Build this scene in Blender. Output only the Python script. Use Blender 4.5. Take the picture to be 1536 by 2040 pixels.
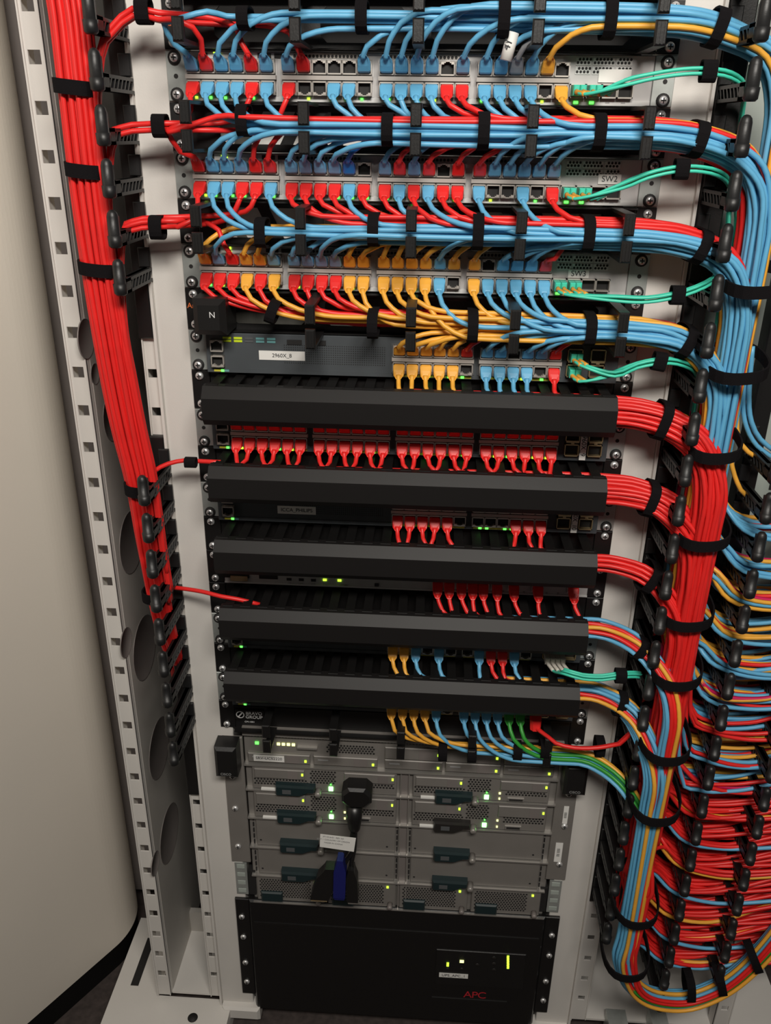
import bpy, bmesh, math, random
from mathutils import Vector, Matrix, Euler
random.seed(11)
for o in list(bpy.data.objects): bpy.data.objects.remove(o)
S = bpy.context.scene; COL = S.collection
H = 1.40          # height of the topmost grey switch's upper edge above the floor
U = 0.04445       # one rack unit

# ------------------------------------------------------------------ camera
CAMLOC = Vector((0.02398, -0.90208, H - 0.06978)); CAMROT = Euler((1.148448, -0.013278, 0.059342), 'XYZ'); FPX = 1678.9
cd = bpy.data.cameras.new('camera'); cam = bpy.data.objects.new('camera', cd); COL.objects.link(cam)
cam.location = CAMLOC; cam.rotation_euler = CAMROT
cd.sensor_fit = 'HORIZONTAL'; cd.sensor_width = 36; cd.lens = 36 * FPX / 1536; cd.clip_start = 0.02
S.camera = cam
# ------------------------------------------------------------------ world, lamps, exposure
S.view_settings.view_transform = 'Standard'; S.view_settings.look = 'None'
S.view_settings.exposure = 0.0; S.view_settings.gamma = 1.0; S.view_settings.use_curve_mapping = False
w = bpy.data.worlds.new('room_light'); S.world = w; w.use_nodes = True
w.node_tree.nodes['Background'].inputs[0].default_value = (1.0, 0.93, 0.84, 1); w.node_tree.nodes['Background'].inputs[1].default_value = 0.045
def area(name, loc, target, sx, sy, power, col):
    l = bpy.data.lights.new(name, 'AREA'); l.shape = 'RECTANGLE'; l.size = sx; l.size_y = sy; l.energy = power; l.color = col
    o = bpy.data.objects.new(name, l); COL.objects.link(o); o.location = loc
    o.rotation_euler = (Vector(target) - Vector(loc)).to_track_quat('-Z', 'Y').to_euler(); return o
area('ceiling_tube_light', (0.20, -1.32, H + 0.72), (0.0, 0, H + 0.28), 0.80, 0.26, 31, (1.0, 0.945, 0.865))

# ------------------------------------------------------------------ helpers
CR = CAMROT.to_matrix()
def at(px, py, Y=0.0):
    """point at depth Y seen at a pixel of the photograph"""
    d = CR @ Vector(((px - 768) / FPX, -(py - 1020) / FPX, -1)); t = (Y - CAMLOC.y) / d.y
    return CAMLOC + d * t
ORG = {}
def org(o): return ORG.get(o.name, Vector((0, 0, 0))) if o else Vector((0, 0, 0))
def link(o, parent):
    COL.objects.link(o)
    if parent: o.parent = parent
def tag(o, label=None, cat=None, group=None, kind=None):
    if label: o['label'] = label
    if cat: o['category'] = cat
    if group: o['group'] = group
    if kind: o['kind'] = kind
    return o
def thing(name, loc, label, cat, group=None):
    o = bpy.data.objects.new(name, None); o.empty_display_size = 0.02; COL.objects.link(o); o.location = loc; ORG[o.name] = Vector(loc)
    return tag(o, label, cat, group)
class MB:
    def __init__(s): s.v = []; s.f = []; s.m = []; s.sm = []
    def add(s, vs, fs, m=0, smooth=False):
        b = len(s.v); s.v += [tuple(x) for x in vs]
        for f in fs: s.f.append(tuple(b + i for i in f)); s.m.append(m); s.sm.append(smooth)
    def box(s, x0, x1, y0, y1, z0, z1, m=0):
        if x0 > x1: x0, x1 = x1, x0
        if y0 > y1: y0, y1 = y1, y0
        if z0 > z1: z0, z1 = z1, z0
        s.add([(x0,y0,z0),(x1,y0,z0),(x1,y1,z0),(x0,y1,z0),(x0,y0,z1),(x1,y0,z1),(x1,y1,z1),(x0,y1,z1)],
              [(0,3,2,1),(4,5,6,7),(0,1,5,4),(1,2,6,5),(2,3,7,6),(3,0,4,7)], m); return s
    def cbox(s, x0, x1, y0, y1, z0, z1, c=0.001, m=0):
        """box whose front (-Y) edges are chamfered"""
        s.loft([[(x0,y1,z0),(x1,y1,z0),(x1,y1,z1),(x0,y1,z1)],[(x0,y0+c,z0),(x1,y0+c,z0),(x1,y0+c,z1),(x0,y0+c,z1)],
                [(x0+c,y0,z0+c),(x1-c,y0,z0+c),(x1-c,y0,z1-c),(x0+c,y0,z1-c)]], m); return s
    def loft(s, rings, m=0, smooth=False, caps=True):
        n = len(rings[0]); vs = [p for r in rings for p in r]; fs = []
        for i in range(len(rings) - 1):
            for j in range(n):
                k = (j + 1) % n; fs.append((i*n + j, i*n + k, (i+1)*n + k, (i+1)*n + j))
        if caps: fs.append(tuple(range(n - 1, -1, -1))); fs.append(tuple((len(rings)-1)*n + j for j in range(n)))
        s.add(vs, fs, m, smooth); return s
    def disc(s, c, r, n, d, m=0, depth=0.0):
        """prism/disc facing -Y"""
        r0 = [(c[0] + r*math.cos(2*math.pi*j/n + d), c[1], c[2] + r*math.sin(2*math.pi*j/n + d)) for j in range(n)]
        if depth: s.loft([[(x, y + depth, z) for x, y, z in r0], r0], m)
        else: s.add(r0, [tuple(range(n))], m)
        return s
    def cyl(s, a, b, r0, r1=None, n=12, m=0, smooth=True):
        a = Vector(a); b = Vector(b); r1 = r0 if r1 is None else r1; t = (b - a).normalized()
        u = t.orthogonal().normalized(); v = t.cross(u)
        s.loft([[a + (u*math.cos(2*math.pi*j/n) + v*math.sin(2*math.pi*j/n))*r0 for j in range(n)],
                [b + (u*math.cos(2*math.pi*j/n) + v*math.sin(2*math.pi*j/n))*r1 for j in range(n)]], m, smooth); return s
    def lathe(s, c, axis, prof, n=12, m=0, smooth=True):
        t = Vector(axis).normalized(); u = t.orthogonal().normalized(); v = t.cross(u); c = Vector(c)
        s.loft([[c + t*h + (u*math.cos(2*math.pi*j/n) + v*math.sin(2*math.pi*j/n))*r for j in range(n)] for h, r in prof], m, smooth); return s
    def tube(s, pts, r, n=7, m=0):
        s.loft(tube_rings(pts, r, n), m, True); return s
    def mesh(s, name, mats, off=Vector((0,0,0))):
        me = bpy.data.meshes.new(name); o = off
        me.from_pydata([(v[0]-o[0], v[1]-o[1], v[2]-o[2]) for v in s.v], [], s.f)
        for m in mats: me.materials.append(M[m])
        me.polygons.foreach_set('material_index', s.m); me.polygons.foreach_set('use_smooth', s.sm); me.update()
        bm = bmesh.new(); bm.from_mesh(me); bmesh.ops.recalc_face_normals(bm, faces=bm.faces); bm.to_mesh(me); bm.free()
        return me
    def build(s, name, mats, parent=None, loc=None):
        if isinstance(mats, str): mats = [mats]
        o_ = org(parent)
        if parent is None and loc is not None: o_ = Vector(loc)
        o = bpy.data.objects.new(name, s.mesh(name, mats, o_)); link(o, parent)
        if parent is None: o.location = o_
        ORG[o.name] = Vector(o_); return o
def put(name, me, parent, loc, rot=None, scale=None):
    """a copy that shares mesh data, at a world location"""
    o = bpy.data.objects.new(name, me); link(o, parent); o.location = Vector(loc) - org(parent)
    if rot: o.rotation_euler = rot
    if scale: o.scale = scale
    ORG[o.name] = Vector(loc); return o
def catmull(P, step=0.008):
    P = [Vector(p) for p in P]; out = []
    for i in range(len(P) - 1):
        p0 = P[i-1] if i else P[0]*2 - P[1]; p1 = P[i]; p2 = P[i+1]; p3 = P[i+2] if i + 2 < len(P) else P[i+1]*2 - P[i]
        d = (p2 - p1).length; n = max(1, int(d / step))
        if d < 1e-6: continue
        for k in range(n):
            t = k / n
            out.append(0.5*((2*p1) + (p2 - p0)*t + (2*p0 - 5*p1 + 4*p2 - p3)*t*t + (3*p1 - p0 - 3*p2 + p3)*t**3))
    out.append(P[-1]); return out
def tube_rings(pts, r, n):
    pts = [Vector(p) for p in pts]; rings = []; t0 = (pts[1] - pts[0]).normalized(); u = t0.orthogonal().normalized()
    cs = [(math.cos(2*math.pi*j/n), math.sin(2*math.pi*j/n)) for j in range(n)]
    for i, p in enumerate(pts):
        t = (pts[min(i+1, len(pts)-1)] - pts[max(i-1, 0)])
        t = t.normalized() if t.length > 1e-9 else t0
        u = (u - t*u.dot(t)).normalized(); v = t.cross(u)
        rings.append([p + (u*c + v*s_)*r for c, s_ in cs]); t0 = t
    return rings
def text_mesh(txt, size, m, thick=0.0001, align='CENTER', space=1.0):
    c = bpy.data.curves.new('lettering', 'FONT'); c.body = txt; c.size = size; c.extrude = thick; c.align_x = align; c.align_y = 'CENTER'; c.space_character = space
    o = bpy.data.objects.new('lettering', c); COL.objects.link(o)
    dg = bpy.context.evaluated_depsgraph_get(); me = bpy.data.meshes.new_from_object(o.evaluated_get(dg)); bpy.data.objects.remove(o)
    me.materials.clear(); me.materials.append(M[m]); return me
def text(name, txt, size, m, parent, loc, roll=0.0, space=1.0):
    me = text_mesh(txt, size, m, space=space)
    return put(name, me, parent, loc, Euler((math.pi/2, -roll, 0), 'XYZ') if roll == 0 else (Matrix.Rotation(roll, 3, 'Y') @ Matrix.Rotation(math.pi/2, 3, 'X')).to_euler())

# ------------------------------------------------------------------ materials
M = {}
def mat(name, col, rough=0.5, metal=0.0, var=0.0, scale=40, bump=0.0, bscale=300, emit=0.0, spec=None, stretch=None):
    m = bpy.data.materials.new(name); m.use_nodes = True; nt = m.node_tree; b = nt.nodes['Principled BSDF']
    b.inputs['Roughness'].default_value = rough; b.inputs['Metallic'].default_value = metal; b.inputs['Base Color'].default_value = (*col, 1)
    if spec is not None: b.inputs['Specular IOR Level'].default_value = spec
    if emit: b.inputs['Emission Color'].default_value = (*col, 1); b.inputs['Emission Strength'].default_value = emit
    if var or bump:
        tc = nt.nodes.new('ShaderNodeTexCoord'); src = tc.outputs['Object']
        if stretch:
            mp = nt.nodes.new('ShaderNodeMapping'); mp.inputs['Scale'].default_value = stretch; nt.links.new(src, mp.inputs[0]); src = mp.outputs[0]
    if var:
        n = nt.nodes.new('ShaderNodeTexNoise'); n.inputs['Scale'].default_value = scale; n.inputs['Detail'].default_value = 4; nt.links.new(src, n.inputs['Vector'])
        r = nt.nodes.new('ShaderNodeValToRGB'); e = r.color_ramp.elements
        e[0].position = 0.3; e[1].position = 0.7; e[0].color = (*[c*(1-var) for c in col], 1); e[1].color = (*[min(1, c*(1+var)) for c in col], 1)
        nt.links.new(n.outputs[0], r.inputs[0]); nt.links.new(r.outputs[0], b.inputs['Base Color'])
    if bump:
        n2 = nt.nodes.new('ShaderNodeTexNoise'); n2.inputs['Scale'].default_value = bscale; n2.inputs['Detail'].default_value = 3; nt.links.new(src, n2.inputs['Vector'])
        bp = nt.nodes.new('ShaderNodeBump'); bp.inputs['Strength'].default_value = bump; bp.inputs['Distance'].default_value = 0.001
        nt.links.new(n2.outputs[0], bp.inputs['Height']); nt.links.new(bp.outputs[0], b.inputs['Normal'])
    M[name] = m
mat('white_paint', (0.66, 0.635, 0.60), 0.45, var=0.03, scale=12, bump=0.08, bscale=600)
mat('wall_paint', (0.70, 0.645, 0.57), 0.7, var=0.03, scale=3, bump=0.1, bscale=250)
mat('grey_metal', (0.50, 0.475, 0.44), 0.45, 0.15, var=0.08, scale=8)
mat('dull_metal', (0.22, 0.195, 0.185), 0.5, 0.2, var=0.1, scale=6)
mat('galvanized', (0.50, 0.53, 0.51), 0.38, 0.6, var=0.12, scale=60)
mat('screw_steel', (0.78, 0.78, 0.78), 0.33, 0.65)
mat('switch_grey', (0.46, 0.45, 0.445), 0.45, 0.15, var=0.03, scale=20)
mat('bar_grey', (0.40, 0.37, 0.34), 0.5)
mat('led_strip', (0.58, 0.58, 0.57), 0.45)
mat('shield', (0.62, 0.58, 0.53), 0.35, 0.5)
mat('hole', (0.012, 0.011, 0.011), 0.7)
mat('dark_switch', (0.060, 0.068, 0.075), 0.5, var=0.06, scale=30)
mat('dark_switch_lip', (0.085, 0.09, 0.095), 0.5)
mat('black_plastic', (0.009, 0.0085, 0.0085), 0.40, bump=0.1, bscale=500)
mat('black_metal', (0.007, 0.0065, 0.0065), 0.4, bump=0.06, bscale=500)
mat('cover_black', (0.0095, 0.0085, 0.0085), 0.50, spec=0.30, bump=0.03, bscale=900)
mat('finger_black', (0.010, 0.010, 0.0105), 0.45, bump=0.1, bscale=400)
mat('velcro', (0.008, 0.007, 0.008), 0.95, bump=0.6, bscale=1500, spec=0.1)
mat('ups_black', (0.008, 0.0075, 0.0075), 0.35, bump=0.05, bscale=400)
mat('red', (0.78, 0.022, 0.020), 0.42, var=0.05, scale=60)
mat('blue', (0.125, 0.415, 0.66), 0.42, var=0.05, scale=60)
mat('yellow', (0.84, 0.41, 0.05), 0.42, var=0.05, scale=60)
mat('teal', (0.06, 0.62, 0.44), 0.4, var=0.05, scale=60)
mat('green', (0.03, 0.30, 0.035), 0.42)
mat('grey_cable', (0.28, 0.29, 0.30), 0.5)
mat('deep_blue', (0.015, 0.17, 0.55), 0.35)
mat('magenta', (0.60, 0.012, 0.10), 0.42)
mat('orange', (0.75, 0.12, 0.015), 0.45)
mat('beige_plug', (0.55, 0.52, 0.46), 0.45)
mat('amber_clip', (0.75, 0.36, 0.05), 0.45)
mat('paper', (0.78, 0.77, 0.74), 0.7)
mat('ink', (0.03, 0.03, 0.035), 0.7)
mat('grey_ink', (0.30, 0.30, 0.30), 0.7)
mat('orange_ink', (0.70, 0.16, 0.04), 0.6)
mat('white_ink', (0.7, 0.7, 0.7), 0.6)
mat('red_ink', (0.45, 0.02, 0.03), 0.5)
mat('led_green', (0.12, 1.0, 0.10), 0.5, emit=2.2)
mat('led_lime', (0.55, 1.0, 0.05), 0.5, emit=1.6)
mat('led_bright', (0.25, 1.0, 0.22), 0.5, emit=7)
mat('led_warm', (0.95, 1.0, 0.35), 0.5, emit=1.8)
mat('led_amber', (1.0, 0.40, 0.05), 0.5, emit=2.0)
mat('mode_yellow', (0.58, 0.54, 0.05), 0.5)
mat('lime_print', (0.60, 0.75, 0.02), 0.5)
mat('teal_print', (0.13, 0.32, 0.33), 0.5)
mat('brass', (0.62, 0.48, 0.27), 0.35, 0.7)
mat('chassis_grey', (0.215, 0.20, 0.185), 0.5, 0.2, var=0.05, scale=25)
mat('chassis_light', (0.30, 0.28, 0.26), 0.4, 0.4)
mat('rail_shine', (0.62, 0.60, 0.57), 0.3, 0.8)
mat('handle_teal', (0.009, 0.022, 0.025), 0.5)
mat('handle_black', (0.018, 0.016, 0.015), 0.45)
mat('vga_blue', (0.009, 0.012, 0.12), 0.45)
mat('floor_dark', (0.055, 0.042, 0.038), 0.8, var=0.3, scale=90)
mat('rubber_black', (0.006, 0.0055, 0.0055), 0.6, spec=0.2)
mat('panel_green_grey', (0.36, 0.40, 0.37), 0.5, var=0.08, scale=10)
mat('inner_grey', (0.16, 0.155, 0.145), 0.6, var=0.1, scale=10)
mat('olive_metal', (0.10, 0.098, 0.085), 0.5, 0.2)

def Z(k, off=0.0): return H - k*U - off
# ================================================================== THE SETTING
f = MB().box(-1.6, 1.6, -2.2, 1.2, -0.05, 0.0).build('floor', 'floor_dark'); tag(f, 'dark speckled floor in front of the rack', 'floor', kind='structure')
# left wall: a smooth pale panel whose edge rounds away behind the rack
P0 = Vector((-0.567, -0.06)); dv = (Vector((-0.44, 0.144)) - P0).normalized(); nv = Vector((dv.y, -dv.x))     # nv looks to the rack side
def wallprof(grow=0.0):
    a = P0 - dv*1.2; b = P0 + dv*0.165; pts = [a, b]; R = 0.10; c = b - nv*R
    for i in range(1, 25):
        th = math.radians(i*3.4); pts.append(c + nv*R*math.cos(th) + dv*R*math.sin(th))
    return [p + nv*grow for p in pts]
def wallstrip(z0, z1, grow, thick=0.02):
    pr = wallprof(grow); inner = [p - nv*thick for p in pr]; loop = pr + inner[::-1]; m = MB()
    m.loft([[(p.x, p.y, z0) for p in loop], [(p.x, p.y, z1) for p in loop]]); return m
zb = H - 1.345
wl = wallstrip(zb, 2.6, 0).build('wall_left', 'wall_paint'); tag(wl, 'smooth beige wall along the left side of the picture', 'wall', kind='structure')
bl = wallstrip(0.0, zb, -0.006).build('baseboard_left', 'rubber_black'); tag(bl, 'black strip at the foot of the beige left wall', 'baseboard', kind='structure')
wb = MB().box(-1.6, 1.6, 1.10, 1.16, 0, 2.6).build('wall_back', 'inner_grey'); tag(wb, 'dim grey wall far behind the racks', 'wall', kind='structure')

# ================================================================== RACK FRAME
rack = thing('server_rack', (0, 0.05, 0), 'white steel rack frame with square-holed uprights that carries all the equipment', 'rack')
zt, zf = H + 0.30, H - 1.345
for s, nm in ((-1, 'front_post'), (1, 'front_post')):
    m = MB(); x0, x1 = sorted((s*0.226, s*0.2765)); m.cbox(x0, x1, 0.0005, 0.035, H - 1.36, zt, 0.001); m.build(nm, 'white_paint', rack)
    m = MB(); x0, x1 = sorted((s*0.2765, s*0.2795)); m.box(x0, x1, -0.004, 0.03, H - 1.36, zt); m.build('post_edge', 'white_paint', rack)
    m = MB(); x0, x1 = sorted((s*0.214, s*0.275)); m.cbox(x0, x1, -0.012, 0.012, H - 1.378, H - 1.352, 0.004); m.build('foot_lip', 'white_paint', rack)
def holed_strip(xc, wd, y, ztop, zbot, zfirst, hw, hh, pitch=U, thick=0.002):
    m = MB(); m.box(xc - wd/2, xc - hw/2, y, y + thick, zbot, ztop); m.box(xc + hw/2, xc + wd/2, y, y + thick, zbot, ztop)
    z = zfirst; prev = ztop
    while z > zbot + 0.02:
        if z < ztop - 0.01:
            m.box(xc - hw/2, xc + hw/2, y, y + thick, z + hh/2, prev); prev = z - hh/2
        z -= pitch
    m.box(xc - hw/2, xc + hw/2, y, y + thick, zbot, prev)
    m.box(xc - wd/2, xc - wd/2 + 0.0015, y - 0.003, y + 0.02, zbot, ztop); m.box(xc + wd/2 - 0.0015, xc + wd/2, y - 0.0015, y + 0.012, zbot, ztop)
    return m
z1 = H - 0.007
holed_strip(-0.3705, 0.021, 0.0, zt, zf, z1 + 6*U, 0.0125, 0.0125).build('perforated_upright', 'white_paint', rack)
holed_strip(-0.2875, 0.016, 0.004, zt, zf, z1 + 6*U, 0.010, 0.010).build('perforated_upright', 'white_paint', rack)
holed_strip(0.2925, 0.024, 0.004, zt, zf, z1 + 6*U, 0.010, 0.010).build('perforated_upright', 'white_paint', rack)
holed_strip(0.512, 0.024, 0.002, zt, zf, z1 + 6*U, 0.010, 0.010).build('perforated_upright', 'white_paint', rack)
MB().box(-0.60, -0.362, 0.200, 0.203, zf, zt).build('side_flange', 'dull_metal', rack)
# side sheet seen edge-on behind the left upright, with round knock-outs
m = MB(); m.box(-0.362, -0.3595, 0.010, 0.62, zf, zt); side = m.build('side_sheet', 'grey_metal', rack)
for px, py, y, r in ((172, 675, 0.05, 0.022), (225, 830, 0.16, 0.03), (262, 1080, 0.14, 0.042), (289, 1290, 0.14, 0.046), (318, 1490, 0.14, 0.046), (338, 1660, 0.14, 0.046), (252, 1280, 0.045, 0.02), (310, 1720, 0.05, 0.018), (190, 745, 0.075, 0.012)):
    d = CR @ Vector(((px - 768)/FPX, -(py - 1020)/FPX, -1)); t = (-0.359 - CAMLOC.x)/d.x; c = CAMLOC + d*t
    m = MB(); m.lathe((-0.3593, c.y, c.z), (1, 0, 0), [(-0.001, r), (0.0003, r), (0.0003, r*0.98), (0.0001, r*0.97)], 28); m.build('knockout', 'dull_metal', rack)
m = MB(); m.box(-0.36, -0.20, 0.60, 0.62, zf, zt); m.box(0.28, 0.62, 0.60, 0.62, zf, zt); m.build('rear_sheet', 'inner_grey', rack)
m = MB(); m.box(-0.36, -0.28, 0.006, 0.12, zf - 0.004, zf); m.build('base_pan', 'white_paint', rack)
m = MB(); m.box(-0.36, -0.28, 0.12, 0.13, zf - 0.004, zf + 0.045); m.build('base_step', 'grey_metal', rack)
m = MB(); m.box(-0.46, -0.262, -0.055, 0.006, zf - 0.055, zf - 0.012); m.box(-0.46, -0.384, 0.006, 0.15, zf - 0.055, zf - 0.012); m.build('plinth', 'white_paint', rack)
m = MB(); m.box(-0.435, -0.422, 0.02, 0.11, zf - 0.0121, zf - 0.0115)
m.build('plinth_slot', 'hole', rack)
m = MB(); m.lathe((-0.318, -0.028, zf - 0.0118), (0, 0, 1), [(0, 0.008), (0.0004, 0.008)], 16); m.build('plinth_hole', 'hole', rack)
m = MB(); m.box(0.278, 0.62, 0.006, 0.16, zf - 0.004, zf); m.box(0.278, 0.62, 0.16, 0.17, zf - 0.004, zf + 0.05); m.build('base_pan', 'white_paint', rack)
m = MB(); m.box(0.335, 0.365, -0.06, 0.01, zf - 0.02, zf + 0.02); m.box(0.40, 0.425, -0.06, 0.01, zf - 0.02, zf + 0.03); m.build('base_clamp', 'galvanized', rack)
m = MB(); m.box(0.31, 0.60, 0.075, 0.085, H - 1.05, zt); m.build('manager_back_sheet', 'panel_green_grey', rack)
for i in range(14):
    z = H - 0.30 - i*0.052
    m = MB(); m.box(0.395 + 0.010*(i % 2), 0.405 + 0.010*(i % 2), 0.0742, 0.0752, z - 0.012, z + 0.012)
    for j in range(4): m.box(0.396 + 0.010*(i % 2), 0.404 + 0.010*(i % 2), 0.0739, 0.0743, z - 0.010 + j*0.006, z - 0.008 + j*0.006, 1)
    m.build('sticker', ['paper', 'grey_ink'], rack)
for i in range(3):
    z = H - 0.43 - i*0.20; m = MB(); m.box(0.44, 0.60, 0.0735, 0.0755, z - 0.03, z + 0.012); m.build('blank_slot', 'hole', rack)
m = MB(); m.box(-0.20, 0.28, 0.50, 0.51, 0.1, H + 0.3); m.build('rear_blank', 'rubber_black', rack)

# ================================================================== SHARED PART MESHES
def screw_mesh(washer):
    m = MB()
    if washer: m.lathe((0, 0, 0), (0, -1, 0), [(0, 0.0064), (0.0022, 0.0062), (0.003, 0.0050)], 16, 1)
    b = 0.001 if washer else 0.0
    m.lathe((0, 0, 0), (0, -1, 0), [(b, 0.0046), (b + 0.0014, 0.0045), (b + 0.0027, 0.0036), (b + 0.0034, 0.0019), (b + 0.0036, 0.0004)], 14, 0)
    a = b + 0.0037
    for r in (0, 1):
        l, t = 0.0024, 0.0006
        m.box(*((-l, l) if r else (-t, t)), -a, -a + 0.0010, *((-t, t) if r else (-l, l)), m=1)
    return m.mesh('screw', ['screw_steel', 'hole'])
SCREW, SCREWW = screw_mesh(False), screw_mesh(True)
def port_mesh(up, fm):
    m = MB(); s = 1 if up else -1; y0, y1 = -0.0060, 0.0; w, t = 0.0069, 0.0062
    m.box(-w, -w + 0.0009, y0, y1, -t, t); m.box(w - 0.0009, w, y0, y1, -t, t)
    m.box(-w, w, y0, y1, -s*t, -s*(t - 0.0012)); m.box(-w, w, y0, y1, s*t, s*(t - 0.0008))
    m.box(-w, -0.0034, y0, y1, s*t, s*(t - 0.0030)); m.box(0.0034, w, y0, y1, s*t, s*(t - 0.0030))
    m.box(-0.0036, -0.0019, y0, y1, s*t, s*(t - 0.0018)); m.box(0.0019, 0.0036, y0, y1, s*t, s*(t - 0.0018))
    m.box(-w, w, -0.0008, 0.0, -t, t, 1); m.box(-w + 0.0009, -w + 0.0016, y0 + 0.0004, y1, -t, t, 1); m.box(w - 0.0016, w - 0.0009, y0 + 0.0004, y1, -t, t, 1)
    return m.mesh('port', [fm, 'hole'])
PORT = {(1, 0): port_mesh(1, 'shield'), (0, 0): port_mesh(0, 'shield'), (1, 1): port_mesh(1, 'bar_grey'), (0, 1): port_mesh(0, 'bar_grey')}
def rrect(w, h, c, y, z0, ang=0.0):
    """rounded rectangle section, tilted about X"""
    w2, h2 = w/2, h/2; pts = [(-w2+c, -h2), (w2-c, -h2), (w2, -h2+c), (w2, h2-c), (w2-c, h2), (-w2+c, h2), (-w2, h2-c), (-w2, -h2+c)]
    return [(x, y - z*math.sin(ang), z0 + z*math.cos(ang)) for x, z in pts]
def plug_mesh(up, col):
    s = 1 if up else -1; m = MB(); a = s*0.0
    secs = [(0.0112, 0.0088, -0.001, 0.0, 0), (0.0114, 0.0090, -0.0080, 0.0, 0), (0.0121, 0.0100, -0.0088, s*0.0003, s*0.10), (0.0121, 0.0100, -0.0128, s*0.0012, s*0.35),
            (0.0104, 0.0088, -0.0178, s*0.0040, s*0.70), (0.0074, 0.0068, -0.0208, s*0.0066, s*0.95), (0.0061, 0.0060, -0.0220, s*0.0084, s*1.10)]
    m.loft([rrect(w, h, 0.0012, y, z, ang) for w, h, y, z, ang in secs])
    m.box(-0.0042, 0.0042, -0.0125, -0.0070, s*0.0040, s*0.0058)                       # hood over the latch
    return m.mesh('connector', [col])
PLUG = {}
def plug(up, col):
    if (up, col) not in PLUG: PLUG[(up, col)] = plug_mesh(up, col)
    return PLUG[(up, col)]
def finger_mesh():
    m = MB(); w = 0.0052
    m.box(-w, w, -0.078, -0.066, -0.0235, -0.009)
    # arm: two flanges and a lattice web
    m.box(-w, w, -0.078, 0.0, -0.0125, -0.0095); m.box(-w, w, -0.078, 0.0, -0.0235, -0.0205); m.box(-w*0.45, w*0.45, -0.078, 0.0, -0.0235, -0.0095)
    for i in range(7):
        y = -0.068 + i*0.0098
        m.add([(-w, y, -0.0205), (-w, y + 0.003, -0.0205), (-w, y + 0.0095, -0.0125), (-w, y + 0.0065, -0.0125), (w, y, -0.0205), (w, y + 0.003, -0.0205), (w, y + 0.0095, -0.0125), (w, y + 0.0065, -0.0125)],
              [(0, 1, 2, 3), (4, 5, 6, 7), (0, 3, 7, 4), (1, 2, 6, 5)])
    m.lathe((0, -0.0835, -0.0245), (0, 0, 1), [(0.0, 0.0045), (0.002, 0.0064), (0.011, 0.0068), (0.0112, 0.0058), (0.028, 0.0055), (0.0315, 0.0047), (0.0338, 0.0028), (0.0345, 0.0008)], 12)
    m.box(-0.0035, 0.0035, -0.0790, -0.0750, -0.012, 0.004)
    return m.mesh('finger', ['finger_black'])
FINGER = finger_mesh()
def hexgrid(m, x0, x1, z0, z1, pitch, r, y, mi=0, n=6):
    row = 0; z = z0 + r
    while z < z1 - r*0.5:
        x = x0 + r + (pitch/2 if row % 2 else 0)
        while x < x1 - r*0.5: m.disc((x, y, z), r, n, 0.5, mi); x += pitch
        z += pitch*0.866; row += 1
    return m
def sticker(parent, x0, x1, z0, z1, y, txt=None, size=0.006, roll=0.0, ink='ink', label=None, space=1.0):
    m = MB(); m.box(x0, x1, y - 0.0004, y, z0, z1); s = m.build('label_sticker', 'paper', parent)
    if label: s['label'] = label
    if txt: text('lettering', txt, size, ink, s, ((x0+x1)/2, y - 0.0006, (z0+z1)/2), roll, space)
    return s
def led(parent, x, z, y=-0.0095, m='led_green', w=0.0016, h=0.0012):
    MB().box(x - w/2, x + w/2, y - 0.0006, y + 0.001, z - h/2, z + h/2).build('indicator_light', m, parent)

ORD = ['first', 'second', 'third', 'fourth', 'fifth', 'sixth', 'seventh', 'eighth', 'ninth', 'tenth', 'eleventh', 'twelfth', 'thirteenth', 'fourteenth', 'fifteenth', 'sixteenth', 'seventeenth', 'eighteenth', 'nineteenth', 'twentieth']
CNAME = {'b': 'blue', 'r': 'red', 'y': 'yellow', 'g': 'grey_cable', 'd': 'deep_blue', 'n': 'green'}
CWORD = {'b': 'light blue', 'r': 'red', 'y': 'yellow', 'g': 'grey', 'd': 'dark blue', 'n': 'green'}
PITCH = 0.0143

# ================================================================== RACK-MOUNTED UNITS
def ears(t, k, n=1, mt='galvanized', washer=True, w=0.0200, zpos=(0.00635, 0.0381), hole=True):
    for s in (-1, 1):
        x0, x1 = sorted((s*0.2413, s*(0.2413 - w))); m = MB(); m.cbox(x0, x1, -0.0022, 0.0004, Z(k + n, -0.0006), Z(k, 0.0006), 0.0005); e = m.build('mounting_ear', mt, t)
        for zz in zpos: put('screw', SCREWW if washer else SCREW, e, (s*0.2325, -0.0022, Z(k, zz)))
        if hole: MB().disc((s*0.2325, -0.00235, Z(k + n/2)), 0.0022, 10, 0, 0, 0.0003).build('ear_hole', 'hole', e)
def port_x(x0, i): return x0 + (i // 6)*0.0924 + (i % 6)*PITCH
def ports(t, k, x0, n, up_tab, lo_tab, dark, zu=0.0135, zl=0.0317, y=-0.003):
    """rows of sockets around the grey middle bar"""
    for b in range(n // 6):
        xa, xb = port_x(x0, b*6) - 0.0078, port_x(x0, b*6 + 5) + 0.0078
        MB().box(xa, xb, y - 0.0075, y, Z(k, 0.0245), Z(k, 0.0208)).build('middle_bar', 'bar_grey', t)
        MB().box(xa - 0.001, xb + 0.001, y - 0.0012, y, Z(k, 0.0386), Z(k, 0.0066)).build('port_housing', 'dark_switch_lip' if dark else 'switch_grey', t)
    for i in range(n):
        for up in (1, 0):
            put('port', PORT[(up, 0)], t, (port_x(x0, i), y - 0.0012, Z(k, zu if up else zl)))
WHICH = {0: 'topmost grey switch', 2: 'middle grey switch', 4: 'lowest grey switch'}
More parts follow.
